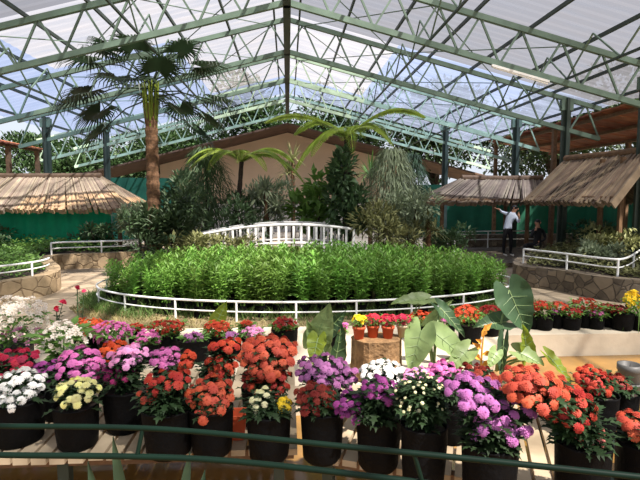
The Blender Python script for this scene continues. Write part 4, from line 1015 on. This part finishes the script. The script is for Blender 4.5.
# foreground guard rail
t = thing('green_guard_rail', 'dark green curved two bar guard rail closest to the viewer', 'railing', (0, 0, 0))
top = smooth([gr(-70, 424, 1.2), gr(0, 426, 1.2), gr(160, 429, 1.2), gr(350, 447, 1.2), gr(500, 462, 1.2), gr(640, 477, 1.2), gr(760, 490, 1.2)], 10)
low = smooth([gr(-70, 453, 1.1), gr(0, 455, 1.1), gr(200, 459, 1.1), gr(400, 480, 1.1), gr(640, 512, 1.1), gr(760, 530, 1.1)], 10)
a = MB(); a.tube(top, .010, 10); a.build('top_rail', M['rail_green'], t, True)
a = MB(); a.tube(low, .011, 10); a.build('lower_rail', M['rail_green'], t, True)
for px_ in (139, 420):
    p = min(top, key=lambda q: abs(X(px_, q.y, 440)-q.x)); q = min(low, key=lambda q: abs(X(px_, q.y, 440)-q.x)); a = MB(); a.tube([p, q], .008, 8); a.build('strut', M['rail_green'], t)
for i in (0, -1):
    p = top[i]; a = MB(); a.tube([(p.x, p.y, WATERZ-.1), p], .016, 8); a.build('post', M['rail_green'], t)
# strap leaves in front of the bench
M['strap'] = mat('dark_strap_leaf', (34, 52, 34), .45, .2)
t = thing('strap_leaf_plant', 'dark strap leaved plant poking up below the guard rail', 'plant', (X(140, 2.3), 2.3, WATERZ))
for i, (px_, py_, Y, bx, m) in enumerate([(113, 437, 2.25, .02, 'strap'), (190, 452, 2.3, .06, 'strap'), (88, 462, 2.25, -.05, 'strap'), (205, 470, 2.35, .1, 'strap')]):
    o = t.location; tip = at(px_, py_, Y) - o; a = MB(); n = 12; vs = []
    for q in range(n+1):
        f = q/n; p = V((bx, 0, 0)).lerp(tip, f) + V((0, -.05*math.sin(PI*f), 0)); hw = .045*math.sin(PI*min(1, f*.75+.25))**.6 if f < 1 else .002
        vs += [p + V((-hw, 0, 0)), p + V((0, .008, 0)), p + V((hw, 0, 0))]
    a.add(vs, [(3*q+j, 3*q+j+1, 3*q+4+j, 3*q+3+j) for q in range(n) for j in (0, 1)]); a.build('leaf', M[m], t, True)

# ------------------------------------------------------------------ people
def skin_body(name, J, E, mats, pick, parent):
    """J: joints (pos, radius); E: edges; one continuous surface"""
    me = bpy.data.meshes.new(name); me.from_pydata([j[0] for j in J], E, []); o = bpy.data.objects.new(name, me); C.objects.link(o)
    sk = o.modifiers.new('skin', 'SKIN'); sk.use_smooth_shade = True
    for i, j in enumerate(J): me.skin_vertices[0].data[i].radius = (j[1], j[2] if len(j) > 2 else j[1])
    me.skin_vertices[0].data[0].use_root = True
    ss = o.modifiers.new('sub', 'SUBSURF'); ss.levels = 2; ss.render_levels = 2
    dg = bpy.context.evaluated_depsgraph_get(); dg.update(); m2 = bpy.data.meshes.new_from_object(o.evaluated_get(dg))
    bpy.data.objects.remove(o); m2.name = name
    m2.materials.clear()
    for m in mats: m2.materials.append(m)
    for p in m2.polygons: p.material_index = pick(V(p.center)); p.use_smooth = True
    q = bpy.data.objects.new(name, m2); C.objects.link(q); q.parent = parent; return q
def head_bits(parent, c, face, r, up=V((0,0,1)), long_hair=False):
    face = face.normalized(); side = up.cross(face).normalized(); u = face.cross(side)
    a = MB(); vs = []; n = 16; rows = 9
    for i in range(rows):
        th = .02 + (1.75 if not long_hair else 2.1)*i/(rows-1)
        for j in range(n):
            ph = 2*PI*j/n; d = u*math.cos(th) + (face*math.cos(ph) + side*math.sin(ph))*math.sin(th); f = d.dot(face)
            rr = r*(1.13 if f < .35 else 1.13 if d.dot(u) > .55 else .8); vs.append(c + d*rr - face*.01)
    a.add(vs, [(i*n+j, i*n+(j+1) % n, (i+1)*n+(j+1) % n, (i+1)*n+j) for i in range(rows-1) for j in range(n)]); a.build('hair', M['hair'], parent, True)
    for s in (-1, 1):
        a = MB(); a.lathe([(.002, -.01), (.011, -.004), (.011, .004), (.002, .01)], 8, c + face*r*.9 + side*(s*.033) + u*.01); a.build('eye', M['hair'], parent, True)
        a = MB(); a.tube([c+side*(s*r*.93)+u*.03-face*.01, c+side*(s*r*1.08)+u*.01-face*.02, c+side*(s*r*.95)-u*.035], [.01, .016, .008], 6); a.build('ear', M['skin'], parent, True)
    a = MB(); a.tube([c+face*r*.93+u*.015, c+face*r*1.15-u*.02, c+face*r*.95-u*.03], [.008, .015, .008], 6); a.build('nose', M['skin'], parent, True)
    a = MB(); a.tube([c+face*r*.9-u*.05+side*.025, c+face*r*.97-u*.052, c+face*r*.9-u*.05-side*.025], [.004, .007, .004], 6); a.build('mouth', FM['brick'], parent, True)
def hand_bits(J, E, w, d, side, L=.17):
    """palm and five fingers continuing from joint index w, along d, thumb on side"""
    d = d.normalized(); side = side.normalized(); p0 = V(J[w][0]); nrm = d.cross(side)
    J.append((p0+d*L*.45, .03, .018)); pm = len(J)-1; E.append((w, pm))
    for i, f in enumerate((-1.2, -.4, .4, 1.2)):
        l = L*(.42, .5, .54, .46)[3-i]
        b = p0 + d*L*.5 + side*(.014*f*1.1); J.append((b, .0085)); E.append((pm, len(J)-1))
        J.append((b + d*l*.55 + nrm*.006, .008)); E.append((len(J)-2, len(J)-1)); J.append((b + d*l*.85 + nrm*.025, .006)); E.append((len(J)-2, len(J)-1))
    J.append((p0+d*L*.2+side*.03, .01)); E.append((w, len(J)-1)); J.append((p0+d*L*.45+side*.055, .008)); E.append((len(J)-2, len(J)-1))
# standing: leaning towards the seated person, one elbow lifted behind, the other hand up at the face
po = V((X(507, 15.4), 15.4, SZ))
t = thing('person', 'standing person in pale shirt and black trousers with an arm raised back', 'person', po)
J = [(V((0,0,.86)), .13, .1), (V((.0,0,1.02)), .12, .095), (V((.06,0,1.2)), .145, .1), (V((.12,0,1.33)), .12, .085), (V((.17,0,1.41)), .048), (V((.2,-.01,1.48)), .075, .085), (V((.215,-.015,1.56)), .07, .08),
     (V((-.075,0,.8)), .085), (V((-.1,.02,.45)), .058), (V((-.09,.05,.1)), .042), (V((-.05,-.12,.035)), .035),
     (V((.085,0,.8)), .085), (V((.12,-.02,.45)), .058), (V((.13,.04,.1)), .042), (V((.17,-.13,.035)), .035),
     (V((-.05,0,1.36)), .055), (V((-.17,.12,1.42)), .042), (V((-.3,-.02,1.5)), .03),
     (V((.24,-.03,1.27)), .052), (V((.3,-.12,1.08)), .04), (V((.27,-.2,1.27)), .03)]
E = [(0,1), (1,2), (2,3), (3,4), (4,5), (5,6), (0,7), (7,8), (8,9), (9,10), (0,11), (11,12), (12,13), (13,14), (3,15), (15,16), (16,17), (3,18), (18,19), (19,20)]
hand_bits(J, E, 17, V((-1, 0, .25)), V((0, -1, .2))); hand_bits(J, E, 20, V((-.2, .1, 1)), V((-1, 0, 0)))
def pick(p):
    if p.z > 1.4 and p.x > .1: return 0
    if p.x < -.28 or (p.y < -.16 and p.z > 1.2): return 0
    if p.z > .9: return 1
    if p.z < .085: return 3
    return 2
skin_body('body', J, E, [M['skin'], M['shirt'], M['black_cloth'], M['shoe']], pick, t)
head_bits(t, V((.21, -.015, 1.53)), V((.8, -.6, -.1)), .09)
# seated: black clothes, on the bed wall edge, face turned up to the other
po = V((X(535, 14.6), 14.6, SZ))
M['stool'] = M['stone']
t = thing('stone_block', 'low dark stone block under the seated person', 'stone', (po.x+.05, po.y+.02, SZ))
a = MB(); a.lathe([(.26, 0), (.27, .05), (.25, .3), (.22, .33), (.01, .335)], 11); a.build('block', M['stone'], t)
t = thing('person', 'seated person in black clothes with hand raised to the face', 'person', po)
J = [(V((.05,0,.44)), .14, .11), (V((.06,0,.6)), .125, .1), (V((.07,0,.78)), .14, .1), (V((.06,0,.92)), .11, .08), (V((.05,-.02,1.0)), .046), (V((.03,-.03,1.08)), .078, .085), (V((.025,-.03,1.16)), .068, .078),
     (V((-.02,-.08,.43)), .088), (V((-.4,-.18,.46)), .062), (V((-.42,-.14,.12)), .044), (V((-.52,-.2,.04)), .036),
     (V((.08,-.12,.43)), .088), (V((-.2,-.42,.44)), .062), (V((-.26,-.36,.12)), .044), (V((-.36,-.42,.04)), .036),
     (V((-.1,-.02,.88)), .052), (V((-.2,-.14,.7)), .042), (V((-.1,-.2,.92)), .03),
     (V((.22,-.02,.88)), .052), (V((.27,-.08,.66)), .042), (V((.1,-.24,.58)), .03)]
E = [(0,1), (1,2), (2,3), (3,4), (4,5), (5,6), (0,7), (7,8), (8,9), (9,10), (0,11), (11,12), (12,13), (13,14), (3,15), (15,16), (16,17), (3,18), (18,19), (19,20)]
hand_bits(J, E, 17, V((.3, 0, 1)), V((-.6, -1, 0))); hand_bits(J, E, 20, V((-1, -.3, -.1)), V((0, -.3, 1)))
def pick2(p):
    if p.z > .97: return 0
    if p.y < -.17 and p.z > .9: return 0
    if p.x < -.02 and p.y < -.22 and .5 < p.z < .66: return 0
    if p.z < .09: return 2
    return 1
skin_body('body', J, E, [M['skin'], M['black_cloth'], M['shoe']], pick2, t)
head_bits(t, V((.03, -.03, 1.125)), V((-.85, -.5, .15)), .088, long_hair=True)
